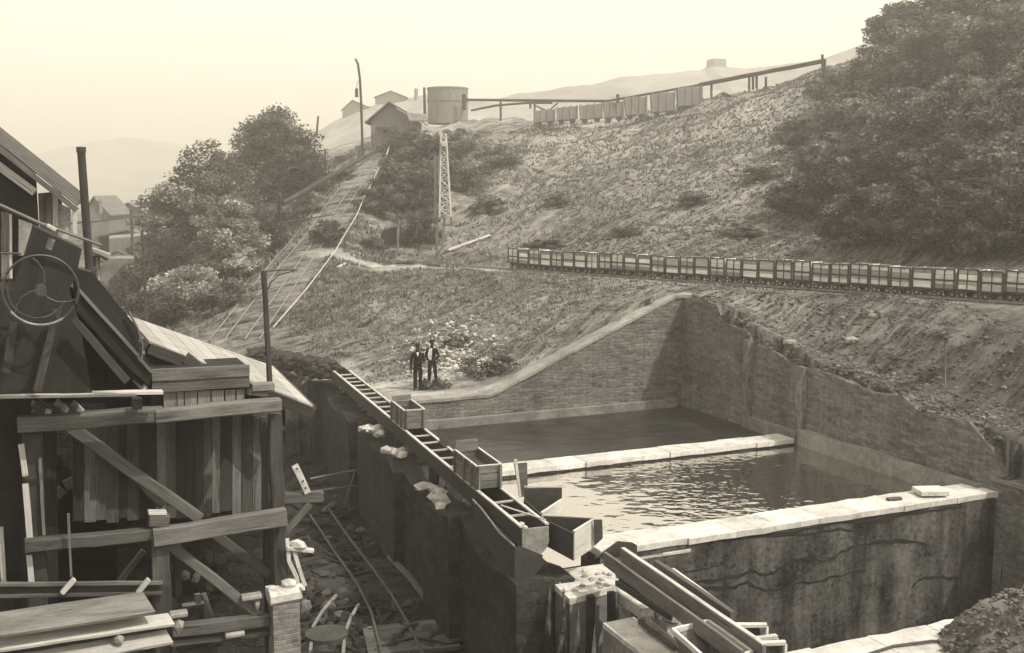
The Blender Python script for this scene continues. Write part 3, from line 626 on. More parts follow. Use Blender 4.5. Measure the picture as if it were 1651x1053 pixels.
# loose second track piece on the shelf
# ================================================================ FLUME AND ITS IRONWORK
FW = .68; FZ = .30
root = thing('wooden_flume', 'long timber flume with cross bars running along the top of the dark wall', 'flume', FLY(36, .3, -.3))
b = MB()
Ylist = [24.1, 27.1, 30.5, 34, 38, 42, 45.2]
for off in (0.03, FW-.03):
    for a, c in zip(Ylist, Ylist[1:]): b.beam(FLY(a, off, FZ-.22), FLY(c-.01, off, FZ-.22), .06, .44, UPV, .08)
b.build('side_plank', 'wood_dark', root)
b = MB()
for off in (0.03, FW-.03):
    for a, c in zip(Ylist, Ylist[1:]): b.beam(FLY(a, off, FZ+.02), FLY(c-.01, off, FZ+.02), .085, .04, UPV, .1, random.uniform(.85, 1.1))
b.build('rim_board', 'wood_pale', root)
b = MB()
for a, c in zip(Ylist, Ylist[1:]): b.beam(FLY(a, FW/2, FZ-.42), FLY(c-.01, FW/2, FZ-.42), FW-.13, .04, UPV, .05)
b.build('floor', 'wood_black', root)
ys = [25.0, 26.1] + [29.6+.92*k for k in range(5)] + [36.2+.82*k for k in range(11)]
for y in ys:
    b = MB(); b.beam(FLY(y, .07, FZ-.02), FLY(y+random.uniform(-.05, .05), FW-.07, FZ-.02), .055, .05, UPV, .1, random.uniform(.7, 1.1)); b.build('cross_bar', 'wood_pale', root)
for y in (31.9, 35.9, 39.5, 43):
    b = MB(); b.beam(FLY(y, -.15, FZ-.5), FLY(y, FW+.15, FZ-.5), .16, .1, UPV, .1); b.beam(FLY(y, .34, FZ-.55), FLY(y, .34, -.9), .3, .3, FR, .1); b.build('bearer', 'wood_dark', root)
# upstream bend that comes out of the hillside from the left
bend = [FLY(45.2, .34, .08), FLY(46.2, .3, .1), U(500, 590, z=.15), U(470, 589, z=.2), U(438, 588, z=.25), U(400, 580, z=.3)]
for p in bend[:2]: pass
b = MB()
for a, c in zip(bend, bend[1:]):
    d = (c-a).normalized(); n_ = Vector((-d.y, d.x, 0))
    for s in (-.31, .31): b.beam(a+n_*s+UPV*.0, c+n_*s, .06, .4, UPV, .05)
    b.beam(a-UPV*.18, c-UPV*.18, .56, .04, UPV, .05)
tag(b.build('feed_trough', 'wood_dark'), 'dark curved trough feeding the flume from the left bank', 'trough')
b = MB()
pts = [U(398, 570, z=.5), U(440, 572, z=.62), U(490, 583, z=.55), U(528, 594, z=.4)]
mc = m_plain('coal_heap', .012, .05, 3, 'world', .95, .9, .1)
for k in range(420):
    q = random.random()*2.999; i = int(q); p = pts[i].lerp(pts[i+1], q-i); b.rock(p + Vector((random.uniform(-.3, .3), random.uniform(0, 1.2), random.uniform(-.5, .05))), random.uniform(.1, .28))
tag(b.build('coal_heap', mc), 'low black heap along the curved trough', kind='stuff')
# iron end trough, rivetted round end plate
root2 = thing('end_trough', 'iron trough with scalloped round end plate hanging under the near end of the flume', 'trough', FLY(24.2, .34, -.4))
pl = []; c0 = FLY(24.02, .34, .02)
for k in range(29):
    a = math.pi*k/28; rr = .315 + (.018 if k % 2 else 0); pl.append(c0 + FR*(-math.cos(a)*rr) + UPV*(-math.sin(a)*rr*1.15))
pl = [c0 + FR*(-.315) + UPV*.27] + pl + [c0 + FR*.315 + UPV*.27]
b = MB(); b.prism(pl, FD*.04, 1.0); b.build('end_plate', 'iron_pale', root2)
b = MB(); n = 14
for k in range(n):
    a0, a1 = math.pi*k/n, math.pi*(k+1)/n
    q = [FR*(-math.cos(a)*.30) + UPV*(-math.sin(a)*.34) for a in (a0, a1)]
    b.face([FLY(24.06, .34, .02)+q[0], FLY(24.06, .34, .02)+q[1], FLY(27, .34, .02)+q[1], FLY(27, .34, .02)+q[0]])
b.build('curved_shell', 'iron', root2)
b = MB(); b.beam(FLY(25.6, .1, FZ+.07), FLY(24.2, .64, FZ+.09), .035, .035, UPV, .2, 1); b.build('lifting_rod', 'wood_pale', root2)
for y in (24.5, 24.75):
    b = MB(); b.rock(FLY(y, .28, .15), .09); b.build('lump', 'stone_pale', root2)
# outer iron hopper on the left side
def prs(name, pts, off, mat, parent=None, tn=1):
    b = MB(); b.prism(pts, off, tn); return b.build(name, mat, parent)
h = thing('iron_hopper', 'tall black iron hopper plate bulging from the left side below the flume end', 'hopper', FLY(25, -.2, -.9))
A = [FLY(26.9, -.16, .14), FLY(26.2, -.18, .12), FLY(24.9, -.18, -.08), FLY(24.05, -.16, -.1), FLY(24.05, -.16, -.85), FLY(24.5, -.16, -.98), FLY(25.6, -.16, -.75), FLY(26.9, -.16, -.5)]
prs('side_plate', A, FR*.04, 'iron', h)
b = MB(); b.tube([A[0]+UPV*.02, A[1]+UPV*.02, A[2]+UPV*.02, A[3]+UPV*.02], .025, 6); b.build('rolled_edge', 'iron_pale', h)
prs('front_plate', [FLY(24.0, -.16, -.1), FLY(24.0, .0, -.1), FLY(24.0, .5, -.35), FLY(24.0, .5, -.6), FLY(24.0, .1, -.98), FLY(24.0, -.16, -.85)], FD*.04, 'iron', h)
# the two boxes standing on the flume
def rim_box(y0, y1, zt_, lab, raised):
    r = thing('wooden_box', lab, 'box', FLY((y0+y1)/2, FW/2, FZ), 'open plank boxes standing on the flume')
    zb = FZ+.045; H = zt_-zb
    for nm, a, c in (('side_board', (y0, 0.02), (y1, 0.02)), ('side_board', (y0, FW-.02), (y1, FW-.02)), ('end_board', (y0+.02, .05), (y0+.02, FW-.05)), ('end_board', (y1-.02, .05), (y1-.02, FW-.05))):
        b = MB(); n = 3
        for k in range(n): b.beam(FLY(a[0], a[1], zb+H*(k+.5)/n), FLY(c[0], c[1], zb+H*(k+.5)/n), .045, H/n-.012, UPV, .12)
        b.build(nm, 'wood_grey', r)
    for y, o_ in ((y0-.03, .06), (y0-.03, FW-.06), (y0+.35, -.03), (y1-.1, -.03), ((y0+y1)/2, -.03)):
        b = MB(); b.beam(FLY(y, o_, zb), FLY(y, o_, zt_+.02), .08, .045, FR, .1); b.build('corner_batten', 'wood_grey', r)
    b = MB()
    for a, c in (((y0, 0.02), (y1, 0.02)), ((y0, FW-.02), (y1, FW-.02)), ((y0+.02, .05), (y0+.02, FW-.05))): b.beam(FLY(a[0], a[1], zt_+.015), FLY(c[0], c[1], zt_+.015), .06, .025, UPV, .1, 1.0)
    b.build('rim', 'wood_pale', r)
    b = MB(); b.beam(FLY(y0+.05, FW/2, zt_-.22), FLY(y1-.05, FW/2, zt_-.22), FW-.14, .05, UPV, .05); b.build('filling', mc, r)
    b = MB(); b.beam(FLY(y1-.05, 0.02, zt_+.1), FLY(y1-.05, FW*.95, zt_+.12), .035, .22*raised, UPV, .05, 1.1); b.build('raised_board', 'wood_grey', r)
    return r
rim_box(34.0, 35.6, .93, 'smaller farther plank box on the flume, nearest the two men', .8)
rim_box(27.1, 28.9, .92, 'bigger nearer plank box on the flume with a raised back board', 1.4)
# sluice plates beside the flume
def plate(name, lab, pxs, P0, dr, th, mat, cat='sluice plate', group=None):
    pts = [VP(a, c, P0, dr) for a, c in pxs]; n_ = Vector((-dr.y, dr.x, 0)); b = MB(); b.prism(pts, n_*th)
    return tag(b.build(name, mat), lab, cat, group)
plate('sluice_gate', 'black leaf-shaped iron gate standing upright right of the flume between the two boxes', [(707, 688), (733, 716), (734, 728), (720, 724), (709, 714)], FLY(31.6, FW+.05), FR, .03, 'iron', 'gate')
plate('pale_board', 'short pale board lying on edge just behind the bigger plank box', [(735, 718), (757, 716), (759, 728), (736, 730)], FLY(30.2, .4), FR, .04, 'wood_pale', 'board')
plate('leaning_board', 'narrow upright grey board beside the bigger plank box', [(829, 748), (850, 746), (851, 800), (838, 802)], FLY(27.4, FW+.1), FR, .04, 'wood_mid', 'board')
plate('sluice_strut', 'thin pale strut leaning against the upright grey board', [(829, 740), (834, 741), (841, 801), (837, 801)], FLY(27.2, FW+.1), FR, .03, 'wood_pale', 'strut')
def outlet(lab, p1, p2, p3, z, raise_px, zb):
    P1, P2, P3 = U(*p1, z=z), U(*p2, z=z), U(*p3, z=z); r = thing('sluice_outlet', lab, 'sluice', zat((P1+P2+P3)/3, zb))
    def wl(nm, a, c, t_, b0, mat, th=.03):
        d = (c-a).normalized(); n_ = Vector((-d.y, d.x, 0)); b = MB(); b.beam(zat(a, (t_+b0)/2), zat(c, (t_+b0)/2), th, t_-b0, UPV, .03, 1); b.build(nm, mat, r)
    wl('back_plate', P1, P2, z+raise_px, zb, 'iron'); wl('splayed_plate', P3, P2, z, zb, 'wood_pale', .04); wl('inner_plate', P1, P3, z-.02, zb, 'iron')
    b = MB(); b.prism([zat(P1, zb+.05), zat(P2, zb+.05), zat(P3, zb+.05)], (0, 0, .03)); b.build('floor_plate', 'iron', r)
    b = MB(); b.beam(zat(P3, z+.015), zat(P2, z+.015), .06, .03, UPV, .05, 1.1); b.beam(zat(P1, z+raise_px+.015), zat(P2, z+raise_px+.015), .04, .03, UPV, .05, .9); b.build('rim', 'wood_pale', r)
    return r
outlet('V-shaped sluice outlet with a raised black plate, farther of the two beside the flume end', (845, 805), (906, 806), (873, 828), .3, .3, -.5)
outlet('V-shaped sluice outlet nearest the round end plate', (876, 834), (957, 838), (925, 858), .3, .03, -.35)
e2 = U(966, 860, z=.1)
plate('sluice_gate', 'small black iron plate standing at the tip of the nearer sluice outlet', [(958, 838), (971, 838), (972, 868), (959, 880)], U(960, 842, z=.3), FR, .03, 'iron', 'gate')
plate('iron_screen', 'square black iron plate right of the round end plate', [(902, 857), (941, 857), (942, 890), (934, 896), (903, 893)], FLY(24.2, FW+.1), FR, .04, 'iron', 'plate')
plate('iron_screen', 'black iron plate with a sloping left edge at the head of the long gutter', [(972, 891), (997, 873), (1020, 875), (1027, 879), (1028, 905), (1004, 897), (960, 900)], U(1000, 895, z=-.05), D1, .04, 'iron', 'plate')
# pier blocks
bk = thing('pier_block', 'crumbling pale concrete pier under the near end of the flume', 'pier', U(930, 967, z=-4))
top = [U(877, 924, z=-.92), U(985, 909, z=-.92), U(995, 945, z=-.92), U(919, 967, z=-.92), U(895, 943, z=-.92)]
cx = sum((p for p in top), Vector())/5
b = MB(); b.prism([zat(p, -1.02) for p in top], (0, 0, -3.6)); b.build('block', 'stone_mid', bk)
b = MB(); b.prism([zat(cx+(p-cx)*1.03, -.9) for p in top], (0, 0, -.13)); b.build('crust', 'stone_rough', bk)
b = MB()
for k in range(26):
    u_, v_ = random.random(), random.random(); p = top[0].lerp(top[1], u_).lerp(top[3].lerp(top[2], u_), v_); b.rock(zat(p, -.88), random.uniform(.03, .09), random.uniform(.5, 1.1))
tag(b.build('loose_stones', 'stone_rough', bk), kind='stuff')
for px in (948, 981):
    q = VP(px, 985, top[3], D1); b = MB(); b.beam(zat(q, -.85)-D2*.12, zat(q, -3.6)-D2*.12, .14, .16, D1, .1, 1); b.build('slot_strip', 'wood_black', bk)  # black bars on the front face, the slots' shade put into colour
bk = thing('pier_block', 'lower pale slab at the bottom edge in front of the crumbling pier', 'pier', U(1020, 1040, z=-4))
top2 = [U(972, 1006, z=-.95), U(1022, 996, z=-.95), U(1120, 1075, z=-.95), U(1060, 1075, z=-.95)]
b = MB(); b.prism([zat(p, -1.03) for p in top2], (0, 0, -3.5)); b.build('block', 'stone_mid', bk)
b = MB(); b.prism([zat(p, -.93) for p in top2], (0, 0, -.1)); b.build('crust', 'stone_rough', bk)
b = MB()
for px, py, r_ in ((1040, 992, .22), (1062, 985, .2), (1085, 996, .24), (1110, 990, .26), (1075, 975, .2), (1100, 962, .2), (1052, 985, .15), (1125, 985, .2)): b.rock(U(px, py, z=-1.0), r_, random.uniform(.7, 1.1))
b.beam(U(1010, 940, z=-1.25), U(1120, 1010, z=-1.25), 1.3, .3, UPV, .1)
tag(b.build('masonry_rubble', 'stone_rough'), 'broken pale masonry between the crumbling pier and the long gutter', 'rubble')
# long gutter toward the viewer
G0_ = U(1004, 897, z=-.05); G1_ = U(1232, 1056, z=-.05); gd = (G1_-G0_).normalized(); gn = Vector((-gd.y, gd.x, 0))
g = thing('timber_gutter', 'long timber gutter running from the flume end to the bottom edge', 'gutter', zat(G0_, -.5))
b = MB(); b.beam(G0_, G1_, .07, .34, UPV, .1, 1.1); b.build('side_board', 'wood_grey', g)
b = MB(); b.beam(G0_+UPV*.185, G1_+UPV*.185, .09, .03, UPV, .1, 1); b.build('rim', 'wood_pale', g)
b = MB(); b.beam(G0_-gn*.42-UPV*.0, G1_-gn*.42, .07, .3, UPV, .1, .9); b.build('side_board', 'wood_grey', g)
b = MB(); b.beam(G0_-gn*.21-UPV*.14, G1_-gn*.21-UPV*.14, .36, .04, UPV, .1, .8); b.build('floor_board', 'wood_dark', g)
def loosebeam(name, lab, a, c, z, w, h, mat, cat, z2=None, group=None):
    b = MB(); b.beam(U(*a, z=z), U(*c, z=z if z2 is None else z2), w, h, UPV, .12, 1.0); return tag(b.build(name, mat), lab, cat, group)
loosebeam('timber_beam', 'dark squared beam right of the long gutter with a pale stone on it', (1058, 908), (1182, 992), -.1, .12, .14, 'wood_mid', 'beam')
loosebeam('timber_beam', 'pale edged beam lying outermost right of the long gutter', (1082, 918), (1178, 988), -.2, .16, .05, 'wood_pale', 'beam')
loosebeam('iron_rail', 'black double rail overhanging left of the long gutter, upper one', (1000, 932), (1090, 988), -.5, .09, .13, 'iron', 'rail')
loosebeam('iron_rail', 'black rail overhanging beside the upper one, left of the long gutter', (994, 940), (1082, 996), -.52, .07, .12, 'iron', 'rail')
loosebeam('wooden_plank', 'wide pale plank between the black rails and the long gutter', (1022, 930), (1098, 968), -.42, .3, .04, 'wood_pale', 'plank')
loosebeam('wooden_plank', 'thin pale plank alongside the long gutter', (1040, 928), (1128, 975), -.4, .12, .04, 'wood_pale', 'plank')
loosebeam('iron_rail', 'lower dark rail lying on the bottom pale slab', (1030, 1002), (1088, 1046), -.8, .06, .1, 'iron', 'rail')
loosebeam('iron_rail', 'second lower rail lying close to the timber hopper', (1042, 998), (1100, 1044), -.8, .06, .1, 'iron_pale', 'rail')
# timber hopper at the bottom edge
hp = thing('timber_hopper', 'open pale timber hopper box cut by the bottom edge of the picture', 'hopper', U(1140, 1040, z=-.9))
hq = [U(1085, 1017, z=-.1), U(1142, 1003, z=-.1), U(1212, 1053, z=-.1), U(1150, 1075, z=-.1)]; hc = sum(hq, Vector())/4
for i in range(4):
    a, c = hq[i], hq[(i+1) % 4]; b = MB(); b.beam(a, c, .06, .1, UPV, .1, 1.1); b.build('rim_board', 'wood_pale', hp)
    b = MB(); b.face([a-UPV*.04, c-UPV*.04, hc+(c-hc)*.12-UPV*.75, hc+(a-hc)*.12-UPV*.75]); b.face([c-UPV*.06, a-UPV*.06, hc+(a-hc)*.3-UPV*.95, hc+(c-hc)*.3-UPV*.95]); b.build('sloping_board', 'wood_grey', hp, loc=None)
# gate frames beyond the gutter
gf = 'small timber gate frames over the pit edge'
for (x0, y0, x1, y1, dz, z, lab) in ((1183, 1008, 1236, 1008, .4, -.1, 'farthest of the three small pale gate frames right of the long gutter'), (1210, 1031, 1252, 1026, .35, -.1, 'middle of the three small pale gate frames right of the long gutter'), (1216, 1038, 1266, 1036, .4, -.1, 'nearest of the three small pale gate frames right of the long gutter')):
    a, c = U(x0, y0, z=z), U(x1, y1, z=z); r = thing('gate_frame', lab, 'gate frame', zat((a+c)/2, z-dz), gf)
    b = MB(); b.beam(a, c, .1, .07, UPV, .1, 1.1); b.build('crossbar', 'wood_pale', r)
    b = MB(); b.beam(c-UPV*.03, zat(c, z-dz), .06, .06, D1, .1, 1); b.build('post', 'wood_pale', r)
    b = MB(); b.beam(a-UPV*.03, zat(a, z-dz), .06, .06, D1, .1, 1); b.build('post', 'wood_pale', r)
    b = MB(); b.beam(a.lerp(c, .5)-UPV*.05, zat(a.lerp(c, .5), z-dz)+D1*.02, .4, .03, D2, .1, .6); b.build('gate_board', 'wood_dark', r)
b = MB(); b.tube([U(1238, 1035, z=-.5), U(1300, 1062, z=-.6)], .02); 
# kerb extras
b = MB(); b.beam(U(1478, 792, z=-.5), U(1522, 791, z=-.5), .62, .13, UPV, .1, 1.1); tag(b.build('stone_block', 'stone_pale'), 'loose flat stone lying on the far right end of the near dividing wall', 'stone')
b = MB(); b.beam(U(1431, 806, z=-.58), U(1452, 804, z=-.58), .14, .1, UPV, .2, 1); tag(b.build('recess_block', 'iron'), 'black block for a small dark recess in the top of the near dividing wall', 'recess')  # black block on the coping, shade of a hollow put into its colour
pts = [U(x, y, z=-.58) for x, y in ((1390, 1058), (1440, 1042), (1500, 1034), (1550, 1034), (1582, 1038))]
b = MB(); b.tube(pts, .028, 6); tag(b.build('iron_pipe', 'iron'), 'thin dark curved pipe lying on the broad kerb at lower right', 'pipe')
mc0 = U(1690, 1050, z=-.62); n = 50; b = MB(); gxs = np.linspace(-2.0, 2.0, n); XX, YY = np.meshgrid(gxs, gxs); RRm = np.hypot(XX, YY*1.2)/1.95
ZZ = 1.15*np.clip(1-RRm**2, -.3, 1) + vnoise(XX+40, YY, .5, 3)*.25 + vnoise(XX+40, YY, .2, 4)*.2
for i in range(n-1):
    for j in range(n-1): b.face([mc0+Vector((XX[a, c], YY[a, c], ZZ[a, c]-.12)) for a, c in ((i, j), (i, j+1), (i+1, j+1), (i+1, j))])
for k in range(1300):
    a_, r_ = random.uniform(0, 6.28), random.random()**.5; q = mc0 + Vector((math.cos(a_)*r_*1.95, math.sin(a_)*r_*1.6, 1.15*(1-r_**2)+random.uniform(-.1, .05))); b.rock(q, random.uniform(.02, .07), random.uniform(.6, 1.3))
tag(b.build('spoil_mound', 'rubble'), 'rough grey mound of spoil in the lower right corner', 'mound')
# white top of a small slab and broken render under the near divider
b = MB()
for px, py, w in ((1050, 893, .9), (1085, 888, .8), (1120, 880, .7)):
    p = U(px, py, z=-.95); b.beam(p-D1*w/2, p+D1*w/2, .35, .1, UPV, .2, random.uniform(.8, 1.1))
tag(b.build('broken_render', 'stone_rough'), 'ledge of broken pale render under the left part of the near dividing wall', 'ledge')
# ================================================================ TIMBER GANTRY AND WORKS BUILDINGS AT THE LEFT
Q0 = U(450, 830, Y=19.0)
def fr(px, py, back=0.0): return VP(px, py, Q0 + D2*back, D1)
def fb(mb, a, c, w, h, back=0.0, tn=None, up=None, back2=None, ch=.1):
    return mb.beam(fr(*a, back), fr(*c, back if back2 is None else back2), w, h, up if up is not None else UPV, ch, tn)
g = thing('timber_gantry', 'tall open timber frame of beams, posts and long diagonal braces in the left foreground', 'timber frame', zat(fr(250, 1000), YARD))
def part(nm, a, c, w, h, back=0., mat='wood_mid', tn=None, up=None, back2=None):
    b = MB(); fb(b, a, c, w, h, back, tn, up, back2); return b.build(nm, mat, g)
part('top_beam', (28, 684), (262, 668), .24, .25, 0, 'wood_grey', .8); part('top_beam', (250, 671), (452, 652), .26, .22, -.04, 'wood_grey', 1.0)
part('middle_beam', (40, 880), (262, 858), .22, .2, 0, 'wood_mid', .8); part('middle_beam', (247, 866), (461, 833), .2, .3, -.12, 'wood_grey', .95)
part('lower_beam', (278, 1016), (434, 998), .2, .22, 0, 'wood_mid', 1.0); part('lower_beam', (275, 1036), (434, 1018), .2, .1, .1, 'wood_mid', .8)
for a, c, w, m_, tn, bk_ in (((443, 666), (447, 832), .22, 'wood_dark', 1.6, .22), ((424, 672), (427, 826), .1, 'wood_dark', 1.6, .5), ((52, 690), (64, 1060), .3, 'wood_dark', 1.0, .3), ((80, 690), (84, 1060), .22, 'wood_black', 1.2, 1.0),
                             ((448, 846), (452, 945), .26, 'wood_dark', 1.3, .2), ((258, 870), (262, 1060), .3, 'wood_dark', 1.2, .3), ((430, 850), (434, 1060), .12, 'wood_dark', 1, .6), ((285, 872), (287, 960), .12, 'wood_mid', .7, .5)):
    part('post', a, c, w, w, bk_, m_, tn, D1)
part('edge_strip', (34, 716), (41, 768), .09, .04, .1, 'wood_pale', .9, D2); part('edge_strip', (41, 780), (48, 868), .1, .04, .1, 'wood_pale', .9, D2); part('edge_strip', (64, 738), (71, 862), .05, .05, .1, 'wood_grey', .9, D2)  # pale strips, lit edge of the left post put into colour
part('edge_strip', (47, 895), (51, 940), .09, .04, .1, 'wood_pale', .9, D2); part('edge_strip', (110, 828), (115, 930), .04, .04, -.2, 'wood_grey', .9, D2)
part('diagonal_brace', (58, 650), (322, 836), .2, .17, .55, 'wood_mid', 1.1, D2); part('diagonal_brace', (330, 850), (432, 925), .16, .14, .6, 'wood_mid', .7, D2)
part('diagonal_brace', (170, 725), (262, 815), .14, .12, 1.4, 'wood_dark', 1.0, D2)
part('diagonal_brace', (265, 872), (420, 992), .16, .18, .1, 'wood_mid', 1.25, D2); part('diagonal_brace', (192, 938), (232, 888), .1, .12, .6, 'wood_mid', .9, D2)
part('centre_block', (240, 838), (272, 838), .25, .2, -.02, 'wood_mid', .8)
part('hanging_board', (258, 874), (260, 945), .28, .06, -.05, 'wood_mid', 1.0, D2)
part('pale_wedge', (239, 826), (268, 826), .2, .05, -.05, 'wood_pale', 1.0)
part('guide_rail', (-10, 942), (262, 940), .06, .06, -1.5, 'wood_mid', 1.2); part('guide_rail', (-10, 962), (262, 956), .05, .05, -1.5, 'wood_mid', .8); part('rail_board', (-10, 951), (262, 949), .04, .17, -1.42, 'wood_dark', 1.2)
part('rail_bracket', (100, 956), (120, 934), .06, .12, -1.6, 'wood_pale', .9, D2); part('rail_bracket', (222, 956), (240, 934), .06, .12, -1.6, 'wood_pale', .9, D2)
# long thin boards laid across above the frame
b = MB(); b.beam(fr(-8, 637, -.5), fr(262, 632, -.5), .22, .05, UPV, .1, 1.0); tag(b.build('long_board', 'wood_pale'), 'long pale board laid level across the left foreground above the frame', 'board')
b = MB(); b.beam(fr(-8, 641, -.8), fr(220, 637, -.8), .05, .04, UPV, .1, 1.0); tag(b.build('long_lath', 'wood_grey'), 'thin lath lying just under the long pale board', 'board')
b = MB(); b.beam(fr(213, 650, -.3), fr(228, 650, -.3), .3, .16, UPV, .1, 1.2); tag(b.build('short_block', 'wood_dark'), 'short dark block under the right end of the long pale board', 'block')
for i, (a, c, lab) in enumerate((((52, 650), (80, 666), 'short pale strut poking up over the left end of the top beam'), ((92, 648), (108, 662), 'second short strut behind the left part of the top beam'), ((118, 650), (132, 664), 'third short strut behind the top beam beside a lump of stone'), ((218, 612), (234, 628), 'short pale strut by the foot of the black chute'), ((78, 622), (96, 632), 'small strut peeping above the long pale board'))):
    b = MB(); b.beam(fr(*a, .9), fr(*c, .4), .1, .05, D2, .1, 1.0); tag(b.build('strut', 'wood_pale'), lab, 'strut', 'short struts near the top beam')
# boarded box above the frame
bx = thing('plank_bin', 'plank sided bin standing above the top beam with two wide boards over upright ones', 'bin', fr(330, 672, .4))
for nm, (a, c, w, h, m_, tn, bk_) in (('wide_board', ((245, 605), (402, 597), .05, .2, 'wood_grey', .85, .3)), ('wide_board', ((245, 625), (402, 615), .05, .19, 'wood_grey', .7, .33))):
    b = MB(); fb(b, a, c, w, h, bk_, tn); b.build(nm, m_, bx)
xs = [263, 285, 297, 318, 340, 362, 380, 396]
for x0, x1 in zip(xs, xs[1:]):
    b = MB(); xm = (x0+x1)/2; fb(b, (xm, 632-(xm-263)*.03), (xm, 664-(xm-263)*.03), (x1-x0-2)/95, .04, .42, random.uniform(.9, 1.4), D2); b.build('upright_board', 'wood_grey', bx)
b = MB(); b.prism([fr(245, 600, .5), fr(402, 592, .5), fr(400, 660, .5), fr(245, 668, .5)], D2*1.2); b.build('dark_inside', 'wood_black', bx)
# boarded panel behind the frame
pn = thing('boarded_partition', 'dark stained partition of upright boards seen through the timber frame', 'partition', zat(fr(300, 835, 1.6), 1.5))
x0 = 118
for k in range(19):
    w = random.uniform(13, 20); xa, xb = x0, x0+w; x0 = xb
    if xb > 440: break
    b = MB(); yb = 838 + random.uniform(-5, 5) - (xb-180)*.05; fb(b, ((xa+xb)/2, 664), ((xa+xb)/2, yb), (w-.8)/87, .035, 1.6, random.choice((.3, .45, .7, .9, 1.5)) , D2); b.build('upright_board', 'wood_mid', pn)
for y in (700, 800):
    b = MB(); fb(b, (125, y+8), (435, y-12), .06, .14, 1.7, 1); b.build('rail', 'wood_dark', pn)
# stone wall with an arch behind at the left
m_ar = 'masonry_dark'
ar = thing('arched_wall', 'sooty stone wall with a low dark arch behind the left part of the timber frame', 'wall', zat(fr(140, 900, 2.8), YARD))
b = MB(); cxx, base = 140, 900
arc = [(95, 806), (108, 790), (124, 781), (142, 778), (160, 781), (176, 792), (188, 808)]
bk_ = 2.8
outer = [(-40, 660), (440, 660)]
T = lambda p: fr(p[0], p[1], bk_)
b.face([T((-40, 1100)), T((95, 1100)), T((95, 806)), T((95, 660)), T((-40, 660))], [(p[0]/80, -p[1]/80) for p in ((-40, 1100), (95, 1100), (95, 806), (95, 660), (-40, 660))])
b.face([T((188, 1100)), T((460, 1100)), T((460, 660)), T((188, 660)), T((188, 808))], [(p[0]/80, -p[1]/80) for p in ((188, 1100), (460, 1100), (460, 660), (188, 660), (188, 808))])
for a, c in zip(arc, arc[1:]): b.face([T(a), T(c), T((c[0], 660)), T((a[0], 660))], [(p[0]/80, -p[1]/80) for p in (a, c, (c[0], 660), (a[0], 660))])
b.build('masonry', 'masonry_dark', ar)
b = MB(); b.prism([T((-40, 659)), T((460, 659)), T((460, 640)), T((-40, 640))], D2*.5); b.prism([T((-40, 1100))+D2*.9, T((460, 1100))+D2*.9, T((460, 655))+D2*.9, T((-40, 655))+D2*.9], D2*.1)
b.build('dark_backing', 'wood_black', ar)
for a, c in zip(arc, arc[1:]):
    b = MB(); am = Vector(((a[0]+c[0])/2, (a[1]+c[1])/2)); d_ = (am-Vector((142, 830))).normalized()*16; p, q = T((am.x, am.y)), T((am.x+d_.x, am.y+d_.y)); b.beam(p-D2*.03, q-D2*.03, .19, .08, D2, .15, random.uniform(.8, 1.3)); b.build('arch_stone', 'stone_mid', ar)
# brick pier with white cap
bp = thing('brick_pier', 'narrow brick pier with a crumbling white stone cap under the right post of the frame', 'pier', zat(fr(457, 1050, .1), YARD))
pc = fr(457, 968, -.05)
b = MB(); hw = .235
for (dx0, dy0, dx1, dy1) in ((-hw, -hw, hw, -hw), (hw, -hw, hw, hw), (hw, hw, -hw, hw), (-hw, hw, -hw, -hw)):
    a = pc + D1*dx0 + D2*dy0; c = pc + D1*dx1 + D2*dy1; o_ = random.uniform(0, 3)
    b.face([zat(a, YARD-.3), zat(c, YARD-.3), zat(c, pc.z), zat(a, pc.z)], [(o_, YARD), (o_+2*hw, YARD), (o_+2*hw, pc.z), (o_, pc.z)])
b.face([pc - D1*hw-D2*hw, pc+D1*hw-D2*hw, pc+D1*hw+D2*hw, pc-D1*hw+D2*hw]); b.build('brickwork', 'brick', bp)
b = MB(); b.beam(pc-D1*.27+UPV*.12, pc+D1*.24+UPV*.14, .5, .24, UPV, .25, 1.1); b.rock(pc+D1*.1+UPV*.3, .16, 1.1); b.rock(pc+D1*.25+UPV*.2, .14, 1.1); b.rock(pc-D1*.2+UPV*.24, .1, 1); b.build('cap_stone', 'stone_pale', bp)
b = MB(); b.rock(fr(492, 978, -.1), .17, .9, (.8, .8, 1)); tag(b.build('rounded_stone', 'stone_mid'), 'rounded grey stone lodged at the right side of the brick pier', 'stone')
# bent pale strips right of the pier
for pts, lab in ((((463, 868), (466, 905), (478, 930), (485, 965)), 'torn pale strip hanging beside the right post, longer one'), (((472, 880), (482, 915), (492, 945)), 'torn pale strip hanging beside the right post, shorter one')):
    b = MB(); pp = [fr(x, y, -.1) for x, y in pts]
    for a, c in zip(pp, pp[1:]): b.beam(a, c, .07, .02, D2, .1, 1)
    tag(b.build('torn_strip', 'wood_pale'), lab, 'strip', 'torn strips beside the right post')
b = MB(); b.rock(fr(480, 878, -.1), .17, 1.1, (1, .6, .8)); b.beam(fr(462, 884, -.1), fr(505, 888, -.1), .1, .08, UPV, .2, 1.0); tag(b.build('plaster_lump', 'stone_pale'), 'white lump of plaster on a short board right of the frame post', 'lump')
